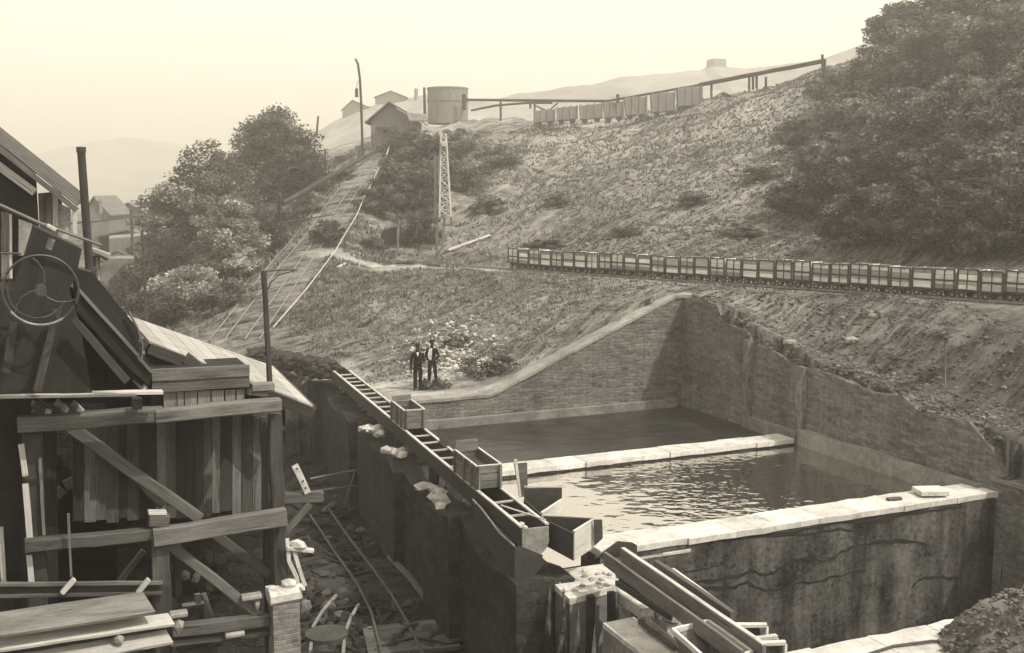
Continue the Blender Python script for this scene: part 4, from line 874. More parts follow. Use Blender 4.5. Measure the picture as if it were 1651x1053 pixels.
# planks in the lower left corner
pf = 'broad boards of the platform in the lower left corner'
for (a, c, w, z, m_, lab, tn) in (((-30, 1012), (240, 972), .55, 2.1, 'wood_grey', 'broad grey board tilted in the lower left corner', 1.0), ((-30, 1043), (276, 999), .3, 2.12, 'wood_pale', 'pale long board crossing in front of the broad grey one', .9), ((-30, 1078), (270, 1022), .5, 2.0, 'wood_pale', 'pale board nearest the bottom left corner', .75)):
    A_, C_ = fr(a[0], a[1], -2.6), fr(c[0], c[1], -2.0)
    b = MB(); b.beam(A_, C_, w, .05, (0, -.35, 1), .1, tn); tag(b.build('platform_board', m_), lab, 'board', pf)
b = MB(); b.beam(fr(-20, 1066, -2.4), fr(268, 1016, -1.9), .06, .22, UPV, .1, 1.2); tag(b.build('platform_edge', 'wood_dark'), 'dark edge beam under the boards of the lower left platform', 'beam')
for (px, py, sx, sz, lab) in ((288, 990, .28, .1, 'crumbled pale stone on the left end of the lower beam'), (288, 1008, .22, .28, 'square white stone under the left end of the lower beam'), (405, 962, .34, .1, 'white angled stone behind the foot of the diagonal brace'), (415, 974, .1, .22, 'white upright stone under the angled one'), (378, 1022, .32, .1, 'flat white scrap below the lower beam'), (317, 930, .16, .18, 'rounded pale stone on a dark shelf inside the frame'), (297, 928, .18, .14, 'grey stone on a dark shelf inside the frame'), (192, 1032, .15, .15, 'small white stone between the platform boards')):
    b = MB(); p = fr(px, py, -.05 if px > 280 and py > 950 else (.5 if px > 280 else -2.3)); 
    if sx > sz*1.4: b.beam(p-D1*sx/2, p+D1*sx/2, .2, sz, UPV, .3, 1.0)
    else: b.rock(p, max(sx, sz)/1.7, 1, (sx/sz, .8, 1))
    tag(b.build('pale_stone', 'stone_coping'), lab, 'stone')
st = thing('wooden_trestle', 'small pale wooden trestle standing in the dark behind the lower brace', 'trestle', fr(315, 1000, .5))
for nm, a, c, w in (('top_board', (294, 976), (334, 970), .05), ('leg', (331, 972), (333, 1003), .05), ('leg', (328, 957), (345, 1002), .08), ('upright', (318, 958), (320, 972), .1)):
    b = MB(); fb(b, a, c, w, w, .5, 1.0, D2 if nm != 'top_board' else UPV); b.build(nm, 'wood_pale' if nm == 'top_board' else 'wood_grey', st)
# lean-to roof of pale boards
BR = U(505, 654, Y=20.3); zr = BR.z; TRr = U(440, 590, z=zr)
BL = VP(240, 549, BR, FR); TL_ = VP(203, 507, TRr, FR)
rf = thing('leaning_roof', 'long pale boarded roof sloping down to the right behind the timber frame', 'roof', zat(BR, zr-1))
b = MB(); n = 10
for k in range(n):
    a0, a1 = TL_.lerp(TRr, (k)/n), TL_.lerp(TRr, (k+1)/n-.003); b0, b1 = BL.lerp(BR, k/n), BL.lerp(BR, (k+1)/n-.003)
    b.prism([b0, b1, a1, a0], (0, 0, -.05), random.uniform(.6, .82))
b.build('roof_boards', 'wood_pale', rf)
b = MB(); b.beam(BL-UPV*.14, BR-UPV*.14, .1, .2, UPV, .1, 1.2); b.beam(BR+FR*.02-UPV*.05, TRr-UPV*.05, .06, .1, UPV, .1, 2); b.build('edge_beam', 'wood_dark', rf)
b = MB(); b.beam(BL+FR*.6-UPV*.32, BR-FR*.6-UPV*.35-UPV*.1, .14, .2, UPV, .1, 1.5); b.build('purlin', 'wood_dark', rf)
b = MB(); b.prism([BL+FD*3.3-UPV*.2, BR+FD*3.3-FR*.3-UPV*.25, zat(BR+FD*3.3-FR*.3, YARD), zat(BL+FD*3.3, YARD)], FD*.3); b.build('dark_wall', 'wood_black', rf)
b = MB(); b.beam(fr(440, 716, -.0), VP(470, 690, BR-FR*.4, FR), .04, .04, UPV, .1, 1); 
b = MB(); b.beam(fr(236, 549, .8), fr(226, 562, .8), .12, .2, D2, .1, 1.3); tag(b.build('roof_block', 'wood_dark'), 'small dark block on the upper left end of the pale boarded roof', 'block')
b = MB(); b.beam(fr(405, 624, .3), fr(440, 622, .3), .3, .12, UPV, .1, 1.1); b.beam(fr(400, 632, .3), fr(430, 634, .3), .2, .1, UPV, .1, .8); tag(b.build('short_beam', 'wood_grey'), 'short grey timber behind the foot of the wire pole', 'beam')
# pole with wire bracket
pl = thing('bracket_pole', 'dark pole with a thin curved wire bracket in front of the incline', 'pole', fr(436, 622, .6))
b = MB(); b.beam(fr(425, 437, .6), fr(435, 622, .6), .09, .1, D2, .2, 1.3); b.build('pole', 'wood_dark', pl)
b = MB(); b.tube([fr(424, 437, .6), fr(455, 435, .6), fr(480, 435, .6)], .015, 5); b.tube([fr(430, 470, .6), fr(437, 455, .6), fr(450, 443, .6), fr(476, 436, .6)], .012, 5); b.build('bracket', 'iron', pl)
# black chute, hood, flywheel
ch = thing('coal_chute', 'black covered chute slanting down to the right with a pale front edge', 'chute', fr(200, 600, .2))
b = MB(); b.prism([fr(118, 432, .5), fr(150, 440, .5), fr(180, 478, .5), fr(208, 512, .5), fr(222, 530, .5), fr(228, 575, .5), fr(245, 605, .5), fr(240, 632, .5), fr(200, 600, .5), fr(126, 520, .5)], D2*.7, 1.5); b.build('casing', 'wood_black', ch)
b = MB(); b.prism([fr(124, 462, .2), fr(222, 572, .2), fr(244, 601, .2), fr(238, 618, .2), fr(210, 596, .2), fr(122, 500, .2)], D2*.3, 1.0); b.build('trough', 'wood_black', ch)
b = MB(); fb(b, (126, 466), (223, 574), .05, .04, .15, 1.0, D2); fb(b, (223, 576), (245, 600), .05, .03, .15, .9, D2); b.build('front_edge', 'wood_grey', ch)
b = MB(); b.tube([fr(208, 502, .4), fr(222, 530, .4), fr(230, 556, .4), fr(229, 578, .4)], .022, 5); b.build('bent_rod', 'wood_grey', ch)
hd = thing('machine_hood', 'tall black boarded hood of the washing machine behind the wheel', 'machine', zat(fr(60, 640, 0), 1))
b = MB(); b.prism([fr(*p, -.6) for p in ((56, 366), (132, 402), (124, 440), (112, 468), (128, 520), (150, 640), (-60, 640), (-60, 470), (24, 466), (40, 420))], D2*1.5, 1.3); b.build('casing', 'wood_black', hd)
b = MB(); b.prism([fr(*p, 1.2) for p in ((100, 450), (160, 500), (225, 560), (252, 600), (252, 650), (-60, 650), (-60, 450))], D2*.1); b.build('back_panel', 'wood_black', hd)
for a, c, tn in (((60, 630), (92, 500), 1.4), ((118, 515), (205, 615), 1.0), ((10, 600), (22, 520), 1.0)):
    b = MB(); fb(b, a, c, .12, .1, -.85, tn, D2); b.build('raking_timber', 'wood_dark', hd)
b = MB(); fb(b, (84, 385), (78, 402), .1, .02, -.75, 1.5, D2); b.build('patch', 'wood_mid', hd)
fw = thing('flywheel', 'large dark belt wheel with curved arms and a bright lower rim', 'wheel', fr(66, 468, -1.3))
def ring(cx, cy, r, back, rt, mat, nm, a0=0, a1=2*math.pi, n=44):
    b = MB(); c = fr(cx, cy, back); e = (fr(cx+10, cy, back)-c).length/10*r
    pts = [c + D1*math.cos(a0+(a1-a0)*k/n)*e + UPV*math.sin(a0+(a1-a0)*k/n)*e for k in range(n+1)]
    b.tube(pts, rt, 6); b.build(nm, mat, fw); return c, e
c, e = ring(66, 468, 61, -1.3, .02, 'iron', 'rim'); ring(66, 468, 61, -1.32, .02, 'iron_pale', 'sunlit_rim', 3.75, 5.3, 20); ring(60, 470, 47, -1.1, .018, 'iron', 'rim', 2.6, 5.9)  # pale lower arc, sun on the rim put into the colour
for k in range(3):
    a = k*2*math.pi/3 + .9; b = MB(); pts = [c + D1*math.cos(a+.9*q)*e*q + UPV*math.sin(a+.9*q)*e*q for q in (0.05, .3, .55, .8, .98)]; b.tube(pts, .016, 6, .012); b.build('arm', 'iron', fw)
b = MB(); b.prism([c - D2*.1 + D1*math.cos(k*math.pi/6)*.08 + UPV*math.sin(k*math.pi/6)*.08 for k in range(12)], D2*.4); b.build('hub', 'iron', fw)
# handrail over the hood
b = MB(); b.tube([fr(-10, 326, -.9), fr(60, 358, -.9), fr(164, 396, -.9)], .028, 6); tag(b.build('sloping_rail', 'wood_grey'), 'thin pale sloping pole crossing in front of the shed above the black hood', 'rail')
b = MB(); b.beam(fr(76, 363, -.9), fr(90, 371, -.9), .1, .06, UPV, .2, 1); tag(b.build('rag', 'stone_pale'), 'small white rag on the sloping pole', 'rag')
b = MB(); b.tube([fr(-10, 408, -.9), fr(34, 409, -.9)], .015, 5); tag(b.build('thin_rod', 'iron'), 'thin dark rod in front of the pale shed panels', 'rod')
# iron stack
sk = thing('iron_stack', 'tall thin black iron stack pipe rising in front of the shed', 'chimney', U(146, 440, Y=21))
b = MB(); b.tube([U(147, 470, Y=21), U(131, 245, Y=20.6)], .078, 14, .072); b.build('pipe', 'iron', sk)
b = MB(); b.tube([U(131, 246, Y=20.6), U(130.6, 237, Y=20.6)], .085, 14); b.build('collar', 'iron', sk)
b = MB(); b.tube([U(144, 432, Y=21), U(144.5, 437, Y=21)], .14, 14); b.build('flange', 'iron', sk)
# boarded works shed
E1 = U(124, 329, Y=21.5); E2 = U(146, 307.5, Y=34); E2.z = E1.z
sh = thing('works_shed', 'dark boarded works shed with a sloping roof and open gable end at the left edge', 'shed', zat(E1, 0))
R1 = VP(2, 232, E1, FR); pitch = (R1.z-E1.z)/((R1-E1).dot(-FR)); wd_ = 7.0
E2 = E1 + FD*11; r1 = E1 - FR*wd_ + UPV*pitch*wd_; r2 = E2 - FR*wd_ + UPV*pitch*wd_
b = MB(); n = 16
for k in range(n):
    p0, p1 = E1.lerp(E2, k/n), E1.lerp(E2, (k+1)/n); q0, q1 = r1.lerp(r2, k/n), r1.lerp(r2, (k+1)/n); dz = .03*(k % 2)
    b.prism([p0+UPV*dz, p1+UPV*dz, q1+UPV*dz, q0+UPV*dz], (0, 0, -.04), random.uniform(.6, .8))
b.build('roof', 'wood_grey', sh)
b = MB(); b.beam(E1-FD*.02-UPV*.12, r1-FD*.02-UPV*.12, .05, .1, UPV, .1, .8); b.build('barge_board', 'wood_grey', sh)
b = MB(); w0 = E1 - FR*.75 + FD*.9; lo = 0
b.beam(w0 - FD*.6 - UPV*.1 + UPV*pitch*.7-UPV*.3, w0 - FD*.6 - FR*5 + UPV*pitch*5.7-UPV*.7, .06, .16, UPV, .1, 1.1); b.build('inner_barge_board', 'wood_pale', sh)
b = MB(); P = [zat(w0, lo), zat(w0-FR*6, lo), w0-FR*6+UPV*(pitch*6.73), w0+UPV*(pitch*.73)]; b.prism(P, FD*.1, 1.2); b.build('gable_wall', 'wood_black', sh)
b = MB(); b.prism([zat(w0+FR*.02, lo), w0+UPV*.2+FR*.02, w0+FD*9+UPV*.2+FR*.02, zat(w0+FD*9+FR*.02, lo)], FR*.08, .9); b.build('side_wall', 'stone_mid', sh)
for px, y0, y1, w, m_ in ((89, 301, 365, .1, 'wood_pale'), (79, 318, 366, .07, 'wood_grey'), (8, 342, 452, .14, 'wood_grey'), (17, 345, 450, .05, 'wood_pale'), (120, 332, 378, .08, 'wood_pale')):
    b = MB(); a = VP(px, y0, w0-FD*.12, FR); c = VP(px+1, y1, w0-FD*.12, FR); b.beam(a, c, w, .06, FD, .05, 1); b.build('window_frame' if px < 30 else 'post', m_, sh)
for xa, xb, ya, yb in ((2, 16, 345, 460), (30, 52, 353, 412), (94, 114, 328, 385)):
    b = MB(); b.prism([VP(x, y, w0-FD*.05, FR) for x, y in ((xa, ya), (xb, ya+8 if xb > 20 else ya), (xb-4 if xa == 30 else xb, yb), (xa, yb))], FD*.04); b.build('pale_panel', 'stone_pale' if xa < 90 else 'stone_rough', sh)
# low porch roof to the right of the stack
pr = thing('porch_roof', 'small light lean-to porch at the right foot of the iron stack', 'porch', U(160, 455, Y=26))
b = MB(); b.prism([U(142, 396, Y=25), U(176, 410, Y=25), U(170, 414, Y=27), U(146, 400, Y=27)], (0, 0, -.1)); b.beam(U(145, 400, Y=24.9), U(177, 411, Y=24.9), .08, .06, UPV, .1, 1.1); b.build('roof_board', 'wood_pale', pr)
b = MB(); b.beam(U(156, 415, Y=25.5), U(160, 480, Y=25.5), .06, .06, D1, .1, 1); b.build('post', 'wood_pale', pr)
b = MB(); b.beam(U(152, 412, Y=26), U(154, 480, Y=26), .25, .06, D2, .1, 1); b.build('boarding', 'wood_grey', pr)
for y in (422, 431):
    b = MB(); b.beam(U(159, y, Y=25.4), U(166, y, Y=25.4), .04, .04, UPV, .1, 1); b.build('peg', 'wood_pale', pr)
# near left dark wall
nw = thing('tarred_wall', 'black tarred board wall filling the far left edge below the wheel', 'wall', zat(fr(-20, 1000, -.6), YARD))
b = MB(); x = -150
while x < 36:
    b.prism([fr(x, 640, .8), fr(x+15, 640, .8), fr(x+18, 1060, .8), fr(x+3, 1060, .8)], D2*.05, random.uniform(.7, 1.4)); x += 15.4
b.prism([fr(36, 640, .85), fr(-150, 640, .85), fr(-150, 560, .85), fr(60, 560, .85)], D2*.05)
b.build('boards', 'wood_black', nw)
for a, c in (((3, 598), (7, 640)), ((1, 850), (6, 938))):
    b = MB(); fb(b, a, c, .08, .04, .6, 1.0, D2); b.build('pale_trim', 'wood_pale', nw)
# yard clutter
lp = thing('iron_lever', 'bent pale iron bar with bolt holes on a timber cross piece', 'lever', U(490, 800, Y=21))
b = MB(); pp = [fr(475, 750, .6), fr(484, 768, .6), fr(496, 795, .6)]
for a, c in zip(pp, pp[1:]): b.beam(a, c, .12, .04, D2, .1, 1.0)
b.build('bar', 'stone_pale', lp)
for px, py in ((479, 756), (489, 776), (493, 787)):
    b = MB(); b.prism([fr(px, py, .55) + D1*math.cos(k*math.pi/4)*.018 + UPV*math.sin(k*math.pi/4)*.018 for k in range(8)], D2*.02); b.build('bolt_hole', 'iron', lp)
for nm, a, c, w, m_, lab, bk_ in (('timber_beam', (452, 803), (520, 800), .2, 'wood_mid', 'squared timber lying right of the middle beam end', .7), ('timber_beam', (456, 862), (500, 812), .12, 'wood_mid', 'slanting prop rising right from the frame post', .6), ('timber_beam', (450, 800), (482, 768), .16, 'wood_dark', 'dark heap of short timbers behind the bent iron bar', 1.2)):
    b = MB(); fb(b, a, c, w, w, bk_, 1.0); tag(b.build(nm, m_), lab, 'beam')
yz = YARD+.15
def yl(nm, lab, pts, r, mat, cat='rail', z=yz, group=None):
    b = MB(); b.tube([U(x, y, z=z if not isinstance(z, list) else z[i]) for i, (x, y) in enumerate(pts)], r, 6); return tag(b.build(nm, mat), lab, cat, group)
yl('yard_rail', 'narrow yard rail curving toward the bottom edge, leftmost of the long pair', [(500, 830), (540, 890), (575, 940), (598, 985), (612, 1040), (622, 1085)], .04, 'wood_mid')
yl('yard_rail', 'narrow yard rail curving toward the bottom edge, rightmost of the long pair', [(530, 820), (565, 870), (600, 915), (632, 960), (655, 1000), (685, 1060), (700, 1090)], .04, 'wood_mid')
yl('bent_pipe', 'light bent pipe standing up near the bottom left of the yard', [(500, 1050), (505, 1010), (520, 985), (542, 960)], .05, 'iron_pale', 'pipe')
yl('bent_pipe', 'light bent pipe rising right of the other near the bottom edge', [(553, 1055), (556, 1020), (566, 995), (578, 975)], .05, 'iron_pale', 'pipe')
yl('tarred_pole', 'long tarred pole lying along the foot of the dark wall', [(628, 898), (660, 930), (712, 998)], .1, 'wood_mid', 'pole')
yl('prop_pole', 'thin pale prop leaning across the yard', [(573, 758), (556, 812)], .04, 'wood_grey', 'pole', [-2.0, -3.6])
yl('handrail_pole', 'thin horizontal pole reaching from the bent iron bar to the dark wall, upper one', [(500, 772), (572, 758)], .035, 'wood_grey', 'pole', -2.2)
yl('handrail_pole', 'thin horizontal pole reaching from the bent iron bar to the dark wall, lower one', [(505, 792), (575, 783)], .035, 'wood_mid', 'pole', -2.2)
yl('yard_prop', 'short grey post leaning at the foot of the dark wall', [(652, 852), (634, 890)], .09, 'wood_mid', 'post', [-3.0, -3.7])
b = MB()
for k in range(5): b.beam(U(585+k*2, 1018+k*9, z=yz-.1), U(752-k*3, 1000+k*10, z=yz-.1), .35, .12, UPV, .1)
tag(b.build('sleeper_stack', 'wood_mid'), 'low stack of worn timbers lying across the bottom of the yard', 'timber stack')
b = MB()
for k in range(900):
    x, y = random.uniform(440, 760), random.uniform(690, 1053)
    p = U(x, y, z=YARD+.05); 
    if p.y > 50 or (p - FLY(p.y, -.6)).dot(FR) > 0: continue
    if random.random() < .8: b.rock(p, random.choice((.06, .08, .1, .14, .22)), random.choice((.08, .1, .15, .2, .3, .5)))
    else:
        a = random.uniform(0, 3.14); L = random.uniform(.3, 1.4); b.beam(p-Vector((math.cos(a), math.sin(a), 0))*L/2, p+Vector((math.cos(a), math.sin(a), .1))*L/2+UPV*.05, .1, .04, UPV, .1, random.choice((.08, .12, .25)))
tag(b.build('yard_debris', 'stone_mid'), 'scattered stones, coal and broken boards over the yard floor', kind='stuff')
b = MB(); b.tube([U(508, 1015, z=-3.7), U(548, 1015, z=-3.7)], .01)
b = MB(); pc2 = U(527, 1035, z=YARD); P = [pc2+Vector((math.cos(k*math.pi/8)*.55, math.sin(k*math.pi/8)*.55, 0)) for k in range(16)]; b.prism(P, (0, 0, .25), .35); tag(b.build('round_basin', 'stone_mid'), 'low round stone tub near the bottom of the yard between the bent pipes', 'tub')
# ================================================================ UP THE HILL AND BEYOND
def hit(px, py, lo=20, hi=320):
    d = ray(px, py); Ys = np.arange(lo, hi, .5); P = np.array([[O.x+d.x*y/d.y, y, O.z+d.z*y/d.y] for y in Ys])
    g = height(P[:, 0], P[:, 1]); k = np.argmax(P[:, 2] <= g) if (P[:, 2] <= g).any() else len(Ys)-1
    return Vector((P[k, 0], P[k, 1], float(g[k])))
def ridge(name, label, Y, pts, near, far, mat, seed=3):
    px = np.array([p[0] for p in pts]); py = np.array([p[1] for p in pts]); n = 260; q = np.linspace(px[0], px[-1], n); yy = np.interp(q, px, py)
    rows = []; ks = np.linspace(-1, 1, 41)
    tops = [U(a, b_, Y=Y) for a, b_ in zip(q, yy)]; X_ = np.array([p.x for p in tops]); Zt = np.array([p.z for p in tops])
    V = []
    for k in ks:
        D = near*k if k < 0 else far*k; prof = (1-abs(k)**1.3); yv = np.full(n, Y+D)
        z = -6 + (Zt+6)*prof + vnoise(X_, yv, Y*.05, seed)*Y*.008*(1-abs(k)) *(abs(k) > .02) + vnoise(X_, yv, Y*.015, seed+1)*Y*.003
        V += list(zip(X_, yv, z))
    me = bpy.data.meshes.new(name); F_ = [(r*n+c, r*n+c+1, (r+1)*n+c+1, (r+1)*n+c) for r in range(40) for c in range(n-1)]
    me.from_pydata(V, [], F_); me.polygons.foreach_set('use_smooth', [True]*len(F_)); me.materials.append(MAT[mat])
    at = me.attributes.new('tone', 'FLOAT', 'FACE'); at.data.foreach_set('value', np.ones(len(F_), dtype=np.float32))
    o = bpy.data.objects.new(name, me); COL.objects.link(o); o['label'] = label; tag(o, kind='structure'); return o
MAT['hill'] = m_plain('far_hill_scrub', .12, .32, .03, 'world', .95, .5, .5, fine=9)
ridge('far_hill', 'far domed hill fading in the haze at the left', 900, [(-200, 300), (0, 285), (80, 268), (130, 238), (205, 224), (270, 232), (330, 244), (400, 268), (500, 285), (620, 300)], 300, 400, 'hill', 3)
ridge('middle_hill', 'hill behind the winding hut', 230, [(300, 345), (400, 320), (470, 262), (515, 216), (545, 196), (600, 172), (650, 162), (690, 152), (760, 165), (820, 172), (1000, 190)], 70, 120, 'hill', 5)
ridge('plateau_hill', 'pale spoil plateau along the skyline', 340, [(640, 200), (745, 166), (800, 158), (850, 150), (900, 141), (955, 138), (1000, 126), (1060, 120), (1130, 113), (1145, 104), (1200, 112), (1260, 104), (1330, 94), (1420, 60), (1500, 90)], 110, 120, 'hill', 8)
MAT['hazed_boards'] = m_plain('hazed_wagon_boards', .12, .25, 1.5, 'object', .9, .3, .02, (6, 6, .5)); MAT['shed_wall'] = m_plain('hazed_shed_boards', .10, .24, 1.5, 'object', .9, .3, .02, (6, 6, .5)); MAT['shed_roof'] = m_plain('grey_slate_roof', .08, .2, 2, 'object', .8, .3, .02)  # far boards kept pale, distance haze put into their colour
def gable(name, label, pxl, pxr, apx, y_ap, y_eave, y_base, Y, depth=5, cat='building', wall='shed_wall', windows=(), eave=.3, dirx=None):
    dx = Vector((1, 0, 0)) if dirx is None else dirx; P0 = U(apx, y_ap, Y=Y); n_ = Vector((-dx.y, dx.x, 0))
    q = lambda x, y: VP(x, y, P0, dx)
    r = thing(name, label, cat, q(apx, y_base)); L, Rr, A = q(pxl, y_eave), q(pxr, y_eave), q(apx, y_ap); Lb, Rb = q(pxl, y_base), q(pxr, y_base)
    b = MB(); b.prism([Lb, Rb, Rr-UPV*.1, A-UPV*.15, L-UPV*.1], n_*depth); b.build('wall', wall, r)
    b = MB()
    for s, e in ((L, -1), (Rr, 1)):
        d = (s-A); t1 = s + d.normalized()*eave; th = Vector((-d.z, 0, d.x)).normalized()*.12; th = th if th.z > 0 else -th
        b.prism([A-n_*eave, t1-n_*eave, t1-n_*eave+UPV*.14, A-n_*eave+UPV*.14], n_*(depth+2*eave))
    b.build('roof', 'shed_roof', r)
    for x0, x1, y0, y1 in windows:
        b = MB(); b.prism([q(x0, y0)-n_*.02, q(x1, y0)-n_*.02, q(x1, y1)-n_*.02, q(x0, y1)-n_*.02], -n_*.05); b.build('window', 'wood_black', r)
    return r
wh = gable('winding_hut', 'timber winding hut with a shallow gable roof at the top of the incline', 598, 672, 628, 166, 192, 236, 113, 6, 'hut', windows=((618, 632, 205, 214),), eave=.7)
b = MB(); b.prism([U(655, 181, Y=112), U(688, 184, Y=112), U(690, 194, Y=111), U(660, 194, Y=111)], (0, 0, -.15)); b.build('side_roof', 'shed_roof', wh)
for x0, x1, y1 in ((603, 604, 250), (618, 619, 262), (637, 636, 262), (622, 612, 250)):
    b = MB(); b.beam(U(x0, 232, Y=112.6), U(x1, y1, Y=112.6), .28, .28, D2, .1, 1); b.build('support_post', 'wood_mid', wh)
b = MB(); b.prism([U(606, 205, Y=112.8), U(640, 205, Y=112.8), U(640, 211, Y=112.8), U(606, 211, Y=112.8)], (0, -.3, 0), 1); b.build('canopy', 'wood_dark', wh)
gable('hill_house', 'gabled house on the hill just left above the winding hut', 552, 603, 568, 162, 177, 196, 225, 8)
gable('hill_house', 'larger faint house on the hilltop directly behind the winding hut', 605, 655, 630, 147, 157, 175, 228, 8)
b = MB(); b.beam(U(671, 165, Y=226), U(671, 143, Y=226), .6, .6, D2, .1, 1); tag(b.build('hill_chimney', 'shed_wall'), 'short chimney on the hilltop left of the round tank', 'chimney')
b = MB(); b.beam(U(1155, 118, Y=338), U(1155, 96, Y=338), 4.5, 4, D2, .05, 1); tag(b.build('distant_tower', 'shed_wall'), 'blocky faint tower on the far skyline above the wagons', 'tower')
gable('gabled_house', 'grey gabled house in the valley between the iron stack and the leafy trees', 173, 240, 208, 328, 347, 425, 125, 9, windows=((186, 194, 356, 364), (218, 226, 356, 364)), eave=.4)
gable('low_shed', 'low dark shed in the valley right behind the iron stack', 135, 176, 152, 318, 345, 425, 112, 6, eave=.3)
b = MB(); b.beam(U(162, 345, Y=111), U(162, 323, Y=111), .35, .35, D2, .1, 1); tag(b.build('shed_chimney', 'shed_wall'), 'thin chimney above the low shed behind the iron stack', 'chimney')
sh2 = gable('valley_shed', 'long low shed with a pale eave line below the gabled house', 160, 240, 205, 372, 381, 430, 112, 5, eave=.2)
b = MB(); b.beam(U(177, 383, Y=110.5), U(238, 378, Y=110.5), .3, .3, UPV, .1, 1); b.build('pale_gutter', 'wood_pale', sh2)
b = MB(); b.prism([U(160, 417, Y=92), U(238, 417, Y=92), U(238, 520, Y=92), U(160, 520, Y=92)], (0, 4, 0)); tag(b.build('dark_store', 'shed_wall'), 'plain dark walled store with a flat top below the valley sheds', 'building')
b = MB(); p_ = [U(188 + 12*math.cos(a)+2, 417 - 12*math.sin(a), Y=91.5) for a in np.linspace(2.6, .6, 8)]; b.tube(p_, .12, 5); tag(b.build('bent_pipe', 'wood_grey'), 'pale bent pipe on the flat top of the dark store', 'pipe')
# round tank
tk = thing('water_tank', 'large round water tank on the hilltop right of the winding hut', 'tank', U(722, 186, Y=138))
c = U(722, 184, Y=140); rr = 2.5; n = 32; zt_ = U(722, 141, Y=138).z; b = MB()
P = [Vector((c.x+math.cos(2*math.pi*k/n)*rr, c.y+math.sin(2*math.pi*k/n)*rr, c.z-1.2)) for k in range(n)]; b.prism(P, (0, 0, zt_-c.z+1.2)); b.build('shell', 'shed_wall', tk)
for z in (zt_, zt_-1.5):
    b = MB(); P = [Vector((c.x+math.cos(2*math.pi*k/n)*(rr+.07), c.y+math.sin(2*math.pi*k/n)*(rr+.07), z-.1)) for k in range(n)]; b.prism(P, (0, 0, .2)); b.build('hoop', 'shed_wall', tk)
b = MB(); q = U(748, 160, Y=137.2); b.beam(q-UPV*1.3, q+UPV*.6, .5, .12, D2, .1, .6); b.build('hatch', 'wood_dark', tk)
def pole(name, label, pts, Y, r=.1, mat='wood_dark', cat='pole', arms=()):
    rt_ = thing(name, label, cat, U(*pts[-1], Y=Y)); b = MB(); b.tube([U(x, y, Y=Y) for x, y in pts], r*.8, 7, r); b.build('pole', mat, rt_)
    for a in arms:
        b = MB(); b.tube([U(x, y, Y=Y-.1) for x, y in a], r*.5, 5); b.build('arm', 'iron', rt_)
    return rt_
lp_ = pole('tall_lamp_pole', 'very tall thin pole with a curved tip left of the winding hut', [(573, 95), (577, 103), (580, 125), (582, 160), (585, 258)], 108, .13)
b = MB(); q = U(575, 149, Y=108); b.beam(q-UPV*.45, q+UPV*.35, .28, .28, D2, .2, 1); b.tube([q+UPV*.3, U(576, 133, Y=108), U(580, 128, Y=108)], .03, 5); b.build('lamp', 'iron', lp_)
pole('mast', 'dark upright mast between the hut roof and the round tank', [(684, 141), (685, 190)], 125, .17)
pole('leaning_pole', 'slightly leaning pole above the big dark tree', [(513, 187), (510, 222)], 130, .14)
pole('wire_pole', 'thin pole on the slope right of the big dark tree', [(524, 240), (526, 316)], 95, .09)
pole('wire_pole', 'thin pole with wires in front of the big dark tree', [(451, 316), (455, 405)], 76, .08, arms=([(455, 360), (500, 352), (540, 346)], [(455, 330), (470, 322)]))
pole('wire_pole', 'pole standing before the gabled house gable', [(211, 338), (214, 420)], 105, .13)
pole('wire_pole', 'pole with pale insulators between the valley sheds and the leafy trees', [(229, 372), (234, 470), (236, 520)], 62, .09, arms=([(231, 398), (238, 397)], [(232, 430), (224, 431)]))
pole('wire_pole', 'thin short pole in the bushes left of the incline foot', [(359, 445), (363, 540)], 62, .05)
b = MB(); b.tube([U(85, 362, Y=60), U(150, 357, Y=75), U(236, 346, Y=100)], .07, 5); tag(b.build('service_pipe', 'wood_mid'), 'thin raised pipe running from the shed toward the gabled house', 'pipe')
# inclined pipe to the hut
b = MB(); b.beam(U(607, 242, Y=110), U(456, 328, Y=80), .34, .34, UPV, .3, 1); tag(b.build('inclined_conveyor', 'wood_dark'), 'thick dark straight conveyor dropping from the hut toward the big tree', 'conveyor')
b = MB(); b.tube([U(456, 359, Y=78), U(500, 353, Y=84), U(540, 346, Y=92)], .11, 6); tag(b.build('side_pipe', 'wood_dark'), 'thin dark pipe on the slope left of the incline', 'pipe')
# small tub and the rails of the incline
sm = thing('small_wagon', 'small dark wagon standing alone left of the tall lamp pole', 'wagon', U(551, 266, Y=118))
b = MB(); q = U(551, 258, Y=118); b.beam(q-Vector((.65, 0, 0)), q+Vector((.65, 0, 0)), 1.0, .85, UPV, .05, 1); b.build('body', 'wood_dark', sm)
for s in (-.4, .4):
    b = MB(); b.beam(q+Vector((s, -.5, -.5)), q+Vector((s, -.42, -.5)), .25, .25, UPV, .3, 1); b.build('wheel', 'iron', sm)
ind = (IN1-IN0).normalized(); ins = Vector((ind.y, -ind.x, 0)).normalized()
it = thing('incline_track', 'steep double track of thin rails climbing the incline to the winding hut', 'track', IN0)
for o_ in (-1.9, -1.15, -.1, .65):
    b = MB(); b.tube([zat(p, gz(p.x, p.y)+.1) for p in [IN0.lerp(IN1, k/60)+ins*o_ for k in range(61)]], .035, 5); b.build('rail', 'iron_pale', it)
def inp(px, py, dz=0):       # point over the incline's right edge on this bearing
    best = None
    for k in range(400):
        p = IN0.lerp(IN1, k/400); d = ray(px, py); y = p.y; zz = O.z + d.z*y/d.y
        e = abs(zz-(p.z+dz)); 
        if best is None or e < best[0]: best = (e, y)
    return U(px, py, Y=best[1])
hr = thing('incline_handrail', 'pale crooked pole handrail following the right side of the incline', 'handrail', inp(440, 528, 0))
hp_ = [(440, 528), (468, 496), (494, 466), (520, 432), (542, 402), (556, 378), (566, 362), (576, 345), (586, 320), (600, 294), (610, 272), (620, 258)]
